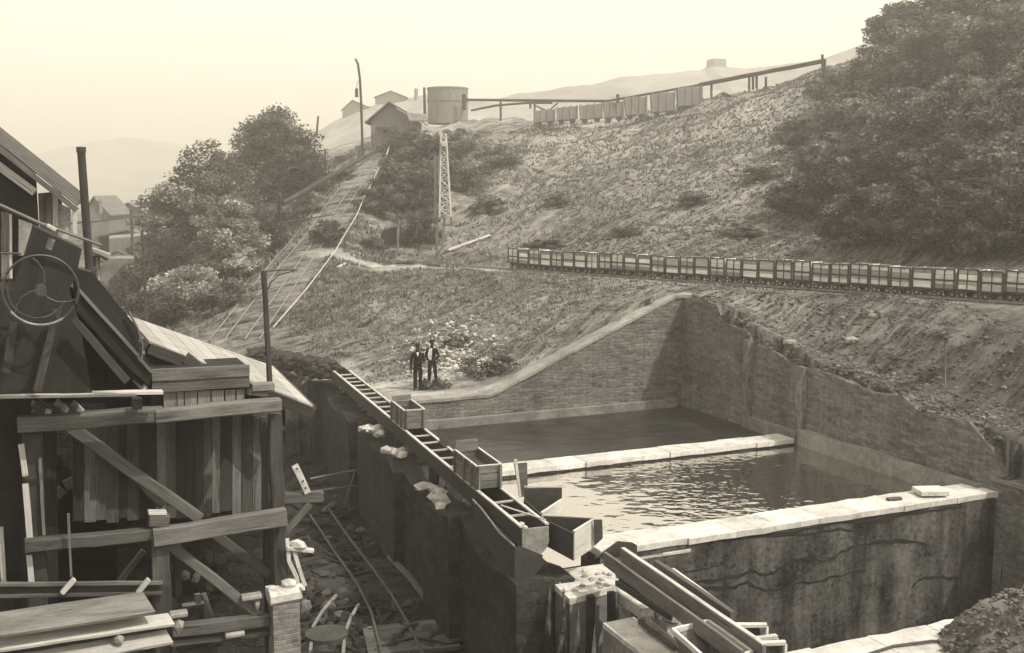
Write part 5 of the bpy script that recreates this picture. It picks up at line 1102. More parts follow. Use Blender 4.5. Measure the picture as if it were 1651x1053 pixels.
pts = [inp(x, y, .7) for x, y in hp_]
b = MB(); b.tube(pts, .032, 6, .04); b.build('rail', 'wood_pale', hr)
for i in (1, 3, 5, 7, 9):
    b = MB(); p = pts[i]; b.beam(p, p-UPV*1.1, .09, .09, D2, .1, 1); b.build('post', 'wood_mid', hr)
b = MB(); b.tube([inp(620, 258, .7), U(628, 236, Y=110), U(637, 226, Y=112)], .055, 6); b.build('rail', 'wood_pale', hr)
# lattice pylon
py_ = thing('lattice_pylon', 'pale slender lattice pylon beside the shelf track', 'pylon', U(714, 402, Y=72))
def lattice(tx, ty, bx, by, Y, wt, wb, mat, r, name='leg', skew=.0):
    T0, B0 = U(tx, ty, Y=Y), U(bx, by, Y=Y); cs = [(-1, -1), (1, -1), (1, 1), (-1, 1)]; n = 11
    pt = lambda k, i: B0.lerp(T0, k) + Vector((cs[i][0]*(wb+(wt-wb)*k)/2, cs[i][1]*(wb+(wt-wb)*k)/2, 0))
    for i in range(4):
        b = MB(); b.beam(pt(0, i), pt(1, i), r, r, D2, .1, 1); b.build(name, mat, py_)
    b = MB()
    for k in range(n):
        a, c = k/n, (k+1)/n
        for i in range(4):
            j = (i+1) % 4; b.beam(pt(a, i if k % 2 else j), pt(c, j if k % 2 else i), r*.65, r*.65, D1, .1, 1); b.beam(pt(c, i), pt(c, j), r*.6, r*.6, UPV, .1, 1)
    b.build('bracing', mat, py_)
lattice(715, 216, 718, 350, 72, .32, .72, 'wood_pale', .09)
lattice(704, 252, 705, 352, 74, .18, .34, 'wood_grey', .07)
for a, c in (((717, 350), (713, 402)), ((705, 352), (704, 414)), ((727, 345), (728, 365)), ((713, 398), (703, 416))):
    b = MB(); b.beam(U(*a, Y=72.5), U(*c, Y=72.5), .12, .12, D2, .1, 1); b.build('leg', 'wood_grey', py_)
b = MB(); b.beam(U(712, 232, Y=71.6), U(720, 232, Y=71.6), .3, .35, UPV, .1, 1.1); b.build('insulator_plate', 'wood_pale', py_)
# culvert portal under the bushes
cp = thing('culvert_portal', 'square black opening in the bank below the incline hut', 'portal', U(622, 408, Y=80))
b = MB(); b.prism([U(598, 408, Y=79), U(640, 410, Y=79), U(641, 364, Y=79), U(618, 372, Y=79)], (0, 2.5, 0)); b.build('opening', 'wood_black', cp)
b = MB(); b.beam(U(641, 412, Y=78.9), U(642, 362, Y=78.9), .15, .2, D2, .1, 1); b.build('jamb', 'stone_mid', cp)
# wagons up on the skyline
wg = 'wagons standing on the skyline track'
wl = [(862, 894, 179, 197), (898, 930, 174, 194), (935, 970, 170, 192), (974, 1004, 166, 190), (1008, 1041, 158, 186), (1050, 1086, 152, 181), (1092, 1128, 143, 171)]
wn = ['leftmost dark box wagon on the skyline track', 'second dark box wagon from the left on the skyline', 'third box wagon on the skyline, longest of the left group', 'middle box wagon on the skyline with an upright lever on it', 'box wagon on the skyline just right of the one with the lever', 'box wagon on the skyline standing apart, last but one', 'tallest box wagon at the right end of the skyline row']
for (x0, x1, y0, y1), lab in zip(wl, wn):
    Yw = 121; q0, q1 = U(x0, (y0+y1)/2+1, Y=Yw), U(x1, (y0+y1)/2-2, Y=Yw); hgt = (y1-y0)/1800*Yw; r = thing('box_wagon', lab, 'wagon', (q0+q1)/2-UPV*(hgt/2+.3), wg)
    b = MB(); b.beam(q0, q1, 1.6, hgt, UPV, .03, 1); b.build('body', 'hazed_boards', r)
    for k in (0, .33, .66, 1):
        b = MB(); q = q0.lerp(q1, k)-Vector((0, .84, 0)); b.beam(q-UPV*hgt/2, q+UPV*(hgt/2+.1), .14, .1, D2, .1, 1); b.build('stake', 'shed_wall', r)
    for k in (.22, .78):
        q = q0.lerp(q1, k)-Vector((0, .6, 0))-UPV*(hgt/2+.15); b = MB(); b.prism([q+Vector((math.cos(i*math.pi/5)*.32, 0, math.sin(i*math.pi/5)*.32)) for i in range(10)], (0, .12, 0)); b.build('wheel', 'iron', r)
b = MB(); b.beam(U(996, 166, Y=120), U(996, 152, Y=120), .3, .15, D2, .1, 1); tag(b.build('brake_lever', 'wood_dark'), 'upright lever standing on the middle skyline wagon', 'lever')
# raised pipeline
tr = thing('raised_pipeline', 'long raised pipeline on thin posts along the skyline', 'pipeline', U(900, 175, Y=135))
b = MB(); b.beam(U(752, 161, Y=138), U(980, 163, Y=126), .34, .3, UPV, .3, 1); b.beam(U(1128, 137, Y=122), U(1330, 98, Y=112), .3, .42, UPV, .3, 1); b.beam(U(980, 163, Y=126), U(1128, 137, Y=122), .25, .25, UPV, .3, 1); b.build('pipe', 'wood_dark', tr)
b = MB(); b.tube([U(760, 178, Y=136), U(800, 170, Y=134), U(850, 166, Y=132), U(890, 166, Y=130)], .14, 6); b.build('lower_pipe', 'wood_dark', tr)
for x, y0, y1, Yp in ((807, 162, 192, 133), (855, 160, 172, 131), (862, 166, 200, 131), (1131, 140, 172, 121), (1147, 134, 165, 121), (1208, 121, 142, 118), (1214, 120, 142, 118), (1220, 119, 140, 118), (1235, 124, 138, 118), (1326, 88, 122, 111), (1330, 96, 120, 111)):
    b = MB(); b.beam(U(x, y0, Y=Yp), U(x, y1+3, Y=Yp), .2, .2, D2, .1, 1); b.build('post', 'wood_dark', tr)
for a, c in (((862, 170), (880, 178)), ((900, 166), (885, 178))):
    b = MB(); b.beam(U(*a, Y=130.5), U(*c, Y=130.5), .15, .15, D2, .1, 1); b.build('strut', 'wood_dark', tr)
gable('skyline_hut', 'tiny peaked hut on the skyline right of the last box wagon', 1152, 1184, 1166, 150, 158, 164, 119, 2, 'hut', eave=.1)
# ================================================================ TREES, BUSHES, GRASS, RUBBLE
def leaf_mat(name, lo, hi):
    m, t = ntree(name); v = coords(t, 'world'); n = noise(t, v, 1.2, 3, .6); val = tone(t, mapr(t, n, .4, .6, lo, hi))
    sc = N(t, 'ShaderNodeVectorMath', operation='SCALE'); sc.inputs[0].default_value = (1, .985, .93); t.links.new(val, sc.inputs['Scale'])
    d = N(t, 'ShaderNodeBsdfDiffuse'); tr_ = N(t, 'ShaderNodeBsdfTranslucent'); mxx = N(t, 'ShaderNodeMixShader'); mxx.inputs[0].default_value = .25
    for q in (d, tr_): t.links.new(sc.outputs[0], q.inputs['Color'])
    t.links.new(d.outputs[0], mxx.inputs[1]); t.links.new(tr_.outputs[0], mxx.inputs[2]); o = N(t, 'ShaderNodeOutputMaterial'); t.links.new(mxx.outputs[0], o.inputs['Surface']); MAT[name] = m
leaf_mat('dark_leaves', .05, .12); leaf_mat('pale_leaves', .16, .36); leaf_mat('mid_leaves', .09, .21); leaf_mat('dry_grass', .04, .14)
def quads(C, size, flat=.5, rng=RNG, asp=.55):
    n = len(C); a = rng.normal(size=(n, 3)); a[:, 2] *= flat; a /= np.linalg.norm(a, axis=1)[:, None]+1e-9
    b_ = rng.normal(size=(n, 3)); b_ -= a*(a*b_).sum(1)[:, None]; b_ /= np.linalg.norm(b_, axis=1)[:, None]+1e-9
    s = size*(rng.random(n)*.7+.6); A, B = a*s[:, None]*.5, b_*s[:, None]*.5*asp
    return np.stack([C-A, C-B*.9+A*.1, C+A, C+B*.9+A*.1], 1).reshape(-1, 3)
def crown_pts(h, w, n_cl, n_lf, rng, base=.15, shape='round'):
    """clumps on boughs through an uneven crown; returns leaf centres and per-leaf tone"""
    out = []; tn = []
    for k in range(n_cl):
        while True:
            p = rng.uniform(-1, 1, 3)
            rr = np.linalg.norm(p)
            if .2 < rr < 1: break
        if p[2] < -.55: p[2] *= .5
        taper = 1.0 if p[2] < 0 else (1 - .35*p[2])
        c = np.array([p[0]*w/2*taper, p[1]*w/2*taper, h*(base+(1-base)*(p[2]*.5+.5))]); cr = w*rng.uniform(.09, .19)
        q = rng.normal(size=(n_lf, 3)); q /= np.linalg.norm(q, axis=1)[:, None]; q *= (rng.random(n_lf)**.45)[:, None]; q[:, 2] *= .6
        out.append(c+q*cr); tn.append(np.full(n_lf, rng.choice([.5, .7, .9, 1.2, 1.7])))
    return np.concatenate(out), np.concatenate(tn)
def make_tree(name, label, cat, loc, h, w, mat, seed, n_cl=70, n_lf=150, leaf=.28, base=.12, trunk=True, group=None):
    rng = np.random.default_rng(seed); r = thing(name, label, cat, loc, group); C, tn = crown_pts(h, w, n_cl, n_lf, rng, base)
    V = quads(C, leaf, rng=rng) + np.array(wpos(r)); tn = tn*rng.uniform(.75, 1.25, len(tn)); np_mesh('crown', V, 4, mat, r, tn)
    b = MB(); base_p = Vector(loc); st = random.Random(seed)
    k0 = base_p + Vector((st.uniform(-.3, .3), 0, h*.4)); b.tube([base_p-UPV*.5, base_p+UPV*h*.15, k0], max(.07, h*.022), 7, h*.012)
    for k in range(6 if trunk else 4):
        a = st.uniform(0, 6.28); e = k0 + Vector((math.cos(a)*w*.33, math.sin(a)*w*.33, h*st.uniform(.1, .45))); s = base_p.lerp(k0, st.uniform(.5, 1)); b.tube([s, s.lerp(e, .5)+UPV*h*.03, e], h*.009, 5, h*.003)
    b.build('trunk' if trunk else 'stem', 'wood_dark', r); return r
def tr_at(px, py_top, py_base, Y, w_px, **k):
    p = U(px, py_base, Y=Y); g_ = gz(p.x, p.y); top = U(px, py_top, Y=Y); h = top.z-g_
    return zat(p, g_), h, w_px/1800*Y
def tree2(name, label, cat, px, top, Y, wpx, mat, seed, **kw):
    wpx *= 1.22
    loc, h, w = tr_at(px, top, 400, Y, wpx); return make_tree(name, label, cat, loc, h, w, mat, seed, **kw)
lg = 'trees left of the incline'
tree2('leafy_tree', 'tallest dark leafy tree left of the incline', 'tree', 452, 178, 97, 128, 'dark_leaves', 1, n_cl=225, n_lf=170, leaf=.3, base=.02, group=lg)
tree2('leafy_tree', 'dark tree shoulder just below the tallest one, right beside the incline', 'tree', 492, 232, 95, 62, 'dark_leaves', 9, n_cl=105, n_lf=150, leaf=.28, base=.05, group=lg)
tree2('leafy_tree', 'paler leafy tree left in front of the tallest dark tree', 'tree', 340, 230, 86, 138, 'mid_leaves', 2, n_cl=180, n_lf=170, leaf=.28, base=.0, group=lg)
tree2('leafy_tree', 'low spreading tree nearest the gabled house', 'tree', 280, 296, 86, 112, 'mid_leaves', 3, n_cl=120, n_lf=160, leaf=.28, base=.0, group=lg)
tree2('leafy_tree', 'pale leafy tree in the middle of the left tree group', 'tree', 375, 320, 78, 90, 'pale_leaves', 4, n_cl=120, n_lf=150, leaf=.24, base=.0, group=lg)
tree2('leafy_tree', 'dark low tree between the pale tree and the incline', 'tree', 425, 345, 82, 85, 'dark_leaves', 5, n_cl=120, n_lf=150, leaf=.26, base=.0, group=lg)
tree2('round_bush', 'pale round bush in front of the left tree group', 'bush', 300, 432, 68, 95, 'pale_leaves', 6, n_cl=105, n_lf=170, leaf=.22, base=.0, trunk=False, group=lg)
tree2('round_bush', 'grey green bush at the foot of the incline beside the pale round bush', 'bush', 365, 455, 64, 85, 'mid_leaves', 7, n_cl=90, n_lf=160, leaf=.2, base=.0, trunk=False, group=lg)
tree2('round_bush', 'dark bush low behind the pale boarded roof', 'bush', 250, 470, 66, 90, 'dark_leaves', 8, n_cl=90, n_lf=160, leaf=.22, base=.0, trunk=False, group=lg)
tree2('round_bush', 'pale clump of leaves just above the round bush', 'bush', 392, 402, 72, 60, 'pale_leaves', 16, n_cl=60, n_lf=140, leaf=.2, base=.0, trunk=False, group=lg)
tree2('round_bush', 'dark undergrowth behind the left trees by the valley sheds', 'bush', 215, 425, 84, 80, 'dark_leaves', 18, n_cl=75, n_lf=150, leaf=.24, base=.0, trunk=False, group=lg)
tree2('round_bush', 'dark bush filling the slope just left of the incline rails', 'bush', 432, 440, 72, 60, 'dark_leaves', 21, n_cl=50, n_lf=150, leaf=.22, base=.0, trunk=False, group=lg)
tree2('round_bush', 'dark hollow of leaves between the round bush and the pale tree', 'bush', 335, 395, 80, 85, 'dark_leaves', 22, n_cl=60, n_lf=150, leaf=.24, base=.0, trunk=False, group=lg)
tree2('leafy_tree', 'grey tree filling the gap between the pale tree and the tallest one', 'tree', 398, 250, 92, 90, 'dark_leaves', 23, n_cl=70, n_lf=150, leaf=.28, base=.0, group=lg)
# right hillside wood; upper trees paler, haze put into the leaf colour
RT = [ # px, ground py, height px, width px, material, label
 (1290, 345, 70, 110, 'dark_leaves', 'low dark bush at the left tip of the hillside wood'), (1335, 300, 90, 120, 'mid_leaves', 'spreading grey bush at the left edge of the hillside wood'),
 (1300, 245, 60, 110, 'mid_leaves', 'low bush high at the left edge of the hillside wood'), (1380, 400, 100, 130, 'dark_leaves', 'dark bush just above the tub train, leftmost of the wood'),
 (1385, 330, 105, 130, 'dark_leaves', 'dark middle tree near the left side of the hillside wood'), (1370, 235, 90, 130, 'mid_leaves', 'grey tree below the skyline at the left of the wood'),
 (1345, 170, 60, 90, 'mid_leaves', 'small bush right under the end of the raised pipeline'), (1450, 405, 120, 140, 'dark_leaves', 'dark tree above the middle of the visible train, second from the left'),
 (1460, 330, 110, 140, 'dark_leaves', 'dark tree in the heart of the hillside wood'), (1450, 250, 110, 140, 'mid_leaves', 'grey leafy tree in the upper middle of the wood'),
 (1420, 165, 95, 120, 'mid_leaves', 'tree on the skyline reaching out over the pipeline end'), (1450, 110, 105, 130, 'mid_leaves', 'tall skyline tree beside the photograph top'),
 (1530, 410, 120, 150, 'dark_leaves', 'dark tree above the train in the right part of the wood'), (1540, 330, 120, 150, 'dark_leaves', 'very dark tree right of the heart of the wood'),
 (1530, 240, 120, 150, 'mid_leaves', 'broad grey tree in the upper right of the wood'), (1520, 150, 120, 150, 'mid_leaves', 'broad skyline tree right of the tall one'),
 (1610, 415, 120, 140, 'dark_leaves', 'dark tree above the train near the right edge'), (1625, 335, 120, 150, 'mid_leaves', 'grey tree near the right edge above the dark ones'),
 (1620, 245, 130, 150, 'mid_leaves', 'large grey tree at the right edge, upper half'), (1610, 140, 130, 160, 'mid_leaves', 'large skyline tree at the right edge'), (1600, 50, 110, 160, 'mid_leaves', 'topmost tree at the right edge'),
 (1680, 400, 120, 130, 'dark_leaves', 'dark tree cut by the right edge above the train'), (1690, 300, 130, 140, 'mid_leaves', 'grey tree cut by the right edge at mid height'), (1685, 200, 130, 150, 'mid_leaves', 'grey tree cut by the right edge near the top'), (1530, 60, 90, 130, 'mid_leaves', 'upper skyline tree touching the top of the picture')]
protoT = {}
for i, (px, py, hp__, wp, mt, lab) in enumerate(RT):
    p = hit(px, min(py, 440)) if py > 60 else U(px, py, Y=95); 
    if py <= 60: p = zat(p, gz(p.x, p.y))
    h = hp__/1800*p.y; w = wp/1800*p.y
    key = (mt, i % 2)
    if key not in protoT:
        r = make_tree('hillside_tree', lab, 'tree', p, 5, 5.6, mt, 40+i, n_cl=95, n_lf=135, leaf=.3, base=0, group='trees of the hillside wood'); bpy.context.view_layer.update(); index_kids(r); protoT[key] = r
    else:
        r = copy_tree(protoT[key]); r['label'] = lab
    r.location = p - UPV*.3; r.scale = (w/5.6, w/5.6, h/5); r.rotation_euler = (0, 0, i*1.7)
# bushes on the slope round the pylon and hut
BT = [(655, 262, 40, 60, 'dark_leaves', 'bush beside the winding hut supports'), (690, 300, 60, 80, 'dark_leaves', 'dark bush on the slope below the mast'), (740, 250, 45, 70, 'mid_leaves', 'bush just below the round tank'),
      (665, 350, 60, 75, 'dark_leaves', 'dark bush above the culvert opening'), (755, 310, 55, 80, 'mid_leaves', 'bush right of the pylon top'), (805, 270, 40, 80, 'mid_leaves', 'low bush between the tank and the skyline wagons'),
      (640, 320, 45, 60, 'dark_leaves', 'dark bush right of the incline handrail top'), (790, 345, 35, 60, 'mid_leaves', 'small bush on the slope right of the pylon'), (610, 345, 35, 50, 'dark_leaves', 'small dark bush hugging the incline handrail'), (680, 395, 40, 50, 'dark_leaves', 'dark bush left of the pylon foot'),
      (530, 395, 45, 55, 'dark_leaves', 'dark bush in the middle of the incline cutting'), (500, 345, 40, 50, 'mid_leaves', 'small bush left of the incline rails'), (600, 405, 30, 40, 'mid_leaves', 'weedy bush at the left end of the shelf'), (545, 290, 18, 60, 'dark_leaves', 'low dark scrub left above the incline'),
      (900, 330, 25, 45, 'mid_leaves', 'tuft of scrub on the bare slope above the left of the train'), (1010, 380, 22, 60, 'mid_leaves', 'scrub just above the train, left of centre'), (1120, 330, 26, 60, 'mid_leaves', 'scrub patch in the middle of the bare slope'), (1200, 380, 30, 70, 'mid_leaves', 'scrub patch above the train before the wood'), (1230, 290, 30, 70, 'mid_leaves', 'scrub on the slope left of the wood'), (880, 400, 18, 70, 'dark_leaves', 'dark scrub right behind the first tubs')]
for i, (px, py, hp__, wp, mt, lab) in enumerate(BT):
    p = hit(px, py, 50); key = ('b', mt)
    kk_ = 1.45 if (600 < px < 700) else 1.0; h = hp__*kk_/1800*p.y; w = wp*kk_/1800*p.y
    if key not in protoT:
        r = make_tree('slope_bush', lab, 'bush', p, 3, 4, mt, 80+i, n_cl=48, n_lf=120, leaf=.26, base=0, trunk=False, group='bushes on the slope'); bpy.context.view_layer.update(); index_kids(r); protoT[key] = r
    else: r = copy_tree(protoT[key]); r['label'] = lab
    r.location = p - UPV*.2; r.scale = (w/4, w/4, h/3); r.rotation_euler = (0, 0, i*2.1)
# weeds near the two men
for i, (px, py, h_, w_, mt, lab) in enumerate(((770, 612, .9, 1.6, 'mid_leaves', 'weedy bush right of the two men'), (812, 600, .8, 1.5, 'mid_leaves', 'second weedy bush nearer the sloping coping'), (735, 560, .7, 1.2, 'mid_leaves', 'small bush on the bank behind the men'), (700, 628, .35, 1.4, 'dark_leaves', 'low weeds in front of the two men'))):
    p = hit(px, py, 35, 60); make_tree('weed_bush', lab, 'bush', p-UPV*.1, h_, w_, mt, 120+i, n_cl=24, n_lf=60, leaf=.12, base=0, trunk=False, group='weeds near the men')
# grass and scrub cover
def scatter(n, x0, x1, y0, y1, acc):
    x = RNG.uniform(x0, x1, n); y = y0 + (y1-y0)*RNG.random(n)**.8; m_ = acc(x, y); x, y = x[m_], y[m_]; return x, y, height(x, y)
pB = [(p.x, p.y) for p in BASIN]; pY = [(p.x, p.y) for p in YARDP]; pM = [(BS(-1.2, -1.2, 0).x, BS(-1.2, -1.2, 0).y)]
def free(x, y):
    d1, _ = pdist(x, y, _te, _tw); d2, _ = pdist(x, y, IN0, IN1); d3 = np.hypot((x+3.3)/1.5, y-43.2)
    d4, _ = pdist(x, y, BS(0, 0, 0), BS(20, 0, 0)); d5, _ = pdist(x, y, BS(0, 0, 0), BS(0, 30, 0)); d6, _ = pdist(x, y, U(545, 422, z=2.9), U(830, 437, z=2.9))
    return ~inpoly(x, y, pB) & ~inpoly(x, y, pY) & (d1 > 1.5) & (d2 > 1.3) & (d3 > 1.7) & (d4 > 1.2) & (d5 > 1.4) & (d6 > 1.0) & ~inpoly(x, y, [(IN0.x-6, 40), (IN0.x+3, 40), (IN0.x+3, 57), (IN0.x-6, 57)])
def tufts(name, label, n, x0, x1, y0, y1, size, mat, acc, up=1.0):
    x, y, z = scatter(n, x0, x1, y0, y1, acc); m_ = vnoise(x, y, 5, 21)+vnoise(x, y, 1.8, 22)*.6 > -.3; x, y, z = x[m_], y[m_], z[m_]
    k = len(x); s = size*(RNG.random(k)*.8+.5)*np.clip(y/55, .8, 1.8); a = RNG.uniform(0, 6.28, k); V = []
    for j in range(3):
        aj = a + j*1.05; dx, dy = np.cos(aj)*s*.32, np.sin(aj)*s*.32; lx, ly = RNG.normal(0, .35, k)*s, RNG.normal(0, .35, k)*s
        V.append(np.stack([np.c_[x-dx*.5, y-dy*.5, z-.05], np.c_[x+dx*.5, y+dy*.5, z-.05], np.c_[x+lx+dx*.3, y+ly, z+s*.75*up*RNG.uniform(.5, 1.1, k)]], 1))
    V = np.concatenate(V).reshape(-1, 3); o = np_mesh(name, V, 3, mat, None, RNG.uniform(.7, 1.3, len(V)//3), loc=(0, 0, 0)); return tag(o, label, kind='stuff')
tufts('grass', 'rough grass and scrub on the great slope', 26000, -14, 52, 58, 128, .2, 'dry_grass', free)
leaf_mat('bleached_grass', .10, .30)
tufts('bank_grass', 'dry weeds on the near banks', 12000, -13, 26, 34, 72, .2, 'dry_grass', free)
tufts('pale_grass', 'bleached dry grass on the bank below the shelf', 16000, -13, 4, 44, 74, .2, 'bleached_grass', free)
tufts('valley_grass', 'undergrowth on the valley side', 16000, -40, -8, 56, 125, .34, 'mid_leaves', free)
# rubble
def rubble(name, label, n, gen, r0, r1, mat, tl=(.4, 1.6)):
    b = MB()
    for k in range(n):
        p = gen()
        if p is None: continue
        r_ = r0*(r1/r0)**(random.random()**2.2); b.rock(zat(p, p.z+r_*.2), r_, random.uniform(*tl), (1, random.uniform(.6, 1), random.uniform(.4, .8)))
    return tag(b.build(name, mat), label, kind='stuff')
def g1():
    t = random.uniform(1.5, 26); s = -random.uniform(.9, 7.5)**1.0; p = BS(s, t, 0); return zat(p, gz(p.x, p.y))
_hc = {}
def bulk(fn, n):
    P = [fn() for _ in range(n)]; z = height(np.array([p[0] for p in P]), np.array([p[1] for p in P])); return iter([Vector((p[0], p[1], zz)) for p, zz in zip(P, z)])
def q1(): t = random.uniform(.5, 26); p = BS(-(.8+random.random()**1.3*7), t, 0); return (p.x, p.y)
it_ = bulk(q1, 7000); rubble('slope_rubble', 'loose broken stones covering the bank above the side wall', 7000, lambda: next(it_), .02, .12, 'rubble', (.4, 1.3))
def q2():
    a = random.gauss(0, 1.0); p = U(728 + random.gauss(0, 34), 578 + random.gauss(0, 14), z=.3); return (p.x, p.y)
it2 = bulk(q2, 900); rubble('pale_rubble', 'pale broken stones on the bank behind the two men', 900, lambda: next(it2), .04, .17, 'stone_rough', (.6, 1.2))
def qe(): t = random.uniform(.5, 27); p = BS(-random.uniform(-.02, .7), t, 0); return (p.x, p.y, t)
_tt = [qe() for _ in range(900)]; _pr = sorted((t_, z_) for t_, z_ in side)
ite = iter([Vector((p[0], p[1], float(np.interp(p[2], [q[0] for q in _pr], [q[1] for q in _pr]))+random.uniform(-.02, .2))) for p in _tt]); rubble('edge_rubble', 'stones and earth spilling over the top of the side wall', 900, lambda: next(ite), .04, .13, 'rubble', (.4, 1.0))
def q3():
    while True:
        x, y = random.uniform(-12, 9), random.uniform(44, 68)
        if free(np.array([x]), np.array([y]))[0]: return (x, y)
it3 = bulk(q3, 3800); rubble('bank_rubble', 'small scattered stones on the bank below the shelf', 3800, lambda: next(it3), .03, .13, 'rubble', (.5, 1.6))
def q4():
    while True:
        x, y = random.uniform(2, 40), random.uniform(56, 105)
        if free(np.array([x]), np.array([y]))[0] and vnoise(np.array([x]), np.array([y]), 9, 31)[0] > -.15: return (x, y)
it4 = bulk(q4, 5200); rubble('hill_rubble', 'spoil stones strewn over the great slope', 5200, lambda: next(it4), .06, .24, 'rubble', (.6, 1.4))
for px, py, r_, lab in ((1371, 567, .3, 'large pale boulder in the middle of the rubble bank'), (1406, 522, .14, 'small white stone high on the rubble bank'), (1405, 505, .12, 'white stone just under the train on the rubble bank'), (1272, 594, .22, 'flat pale stone on top of the side wall')):
    p = hit(px, py, 25, 70); b = MB(); b.rock(p+UPV*r_*.3, r_, 1.0, (1.3, .8, .6)); tag(b.build('boulder', 'stone_coping'), lab, 'boulder')
pw = hit(1524, 640, 25, 60); b = MB(); b.beam(pw, U(1524, 556, Y=pw.y), .035, .035, D2, .1, 1); tag(b.build('white_stake', 'wood_grey'), 'thin pale stake stuck upright in the rubble bank', 'stake')
# planks lying on the shelf
for a, c, lab in (((640, 428), (668, 427), 'short black plank lying on the shelf path'), ((690, 431), (708, 432), 'smaller black plank on the shelf path'), ((722, 408), (790, 384), 'pale pole lying on the slope right of the pylon'), ((545, 437), (556, 428), 'pale board at the left tip of the shelf'), ((1060, 452), (1110, 450), 'pale loose rail lying in front of the train')):
    pa, pc_ = hit(*a, 45, 110), hit(*c, 45, 110); b = MB(); b.beam(pa+UPV*.1, pc_+UPV*.1, .22, .1, UPV, .1, 1); tag(b.build('loose_plank', 'wood_dark' if 'black' in lab else 'wood_pale'), lab, 'plank')
# ================================================================ THE TWO MEN
def skin_obj(name, verts, edges, radii, mat, parent, root=0, lv=1):
    me = bpy.data.meshes.new(name); me.from_pydata([tuple(v) for v in verts], edges, []); ob = bpy.data.objects.new(name, me); COL.objects.link(ob); ob.parent = parent
    md = ob.modifiers.new('skin', 'SKIN'); md.use_smooth_shade = True
    sk_ = me.skin_vertices[0] if me.skin_vertices else None
    if sk_ is None:
        raise RuntimeError('no skin layer')
    for i, r_ in enumerate(radii):
        sk_.data[i].radius = r_ if isinstance(r_, tuple) else (r_, r_); sk_.data[i].use_root = (i == root)
    s = ob.modifiers.new('sub', 'SUBSURF'); s.levels = lv; s.render_levels = lv; me.materials.append(MAT[mat]); return ob
def plainm(name, v, rough=.85): MAT[name] = m_plain(name, v*.75, v*1.25, 9, 'object', rough, .2, .005)
plainm('skin', .34, .6); plainm('dark_coat', .035); plainm('dark_trousers', .035); plainm('grey_trousers', .12); plainm('white_shirt', .6); plainm('black_hat', .015); plainm('boot', .03); plainm('hair', .02)
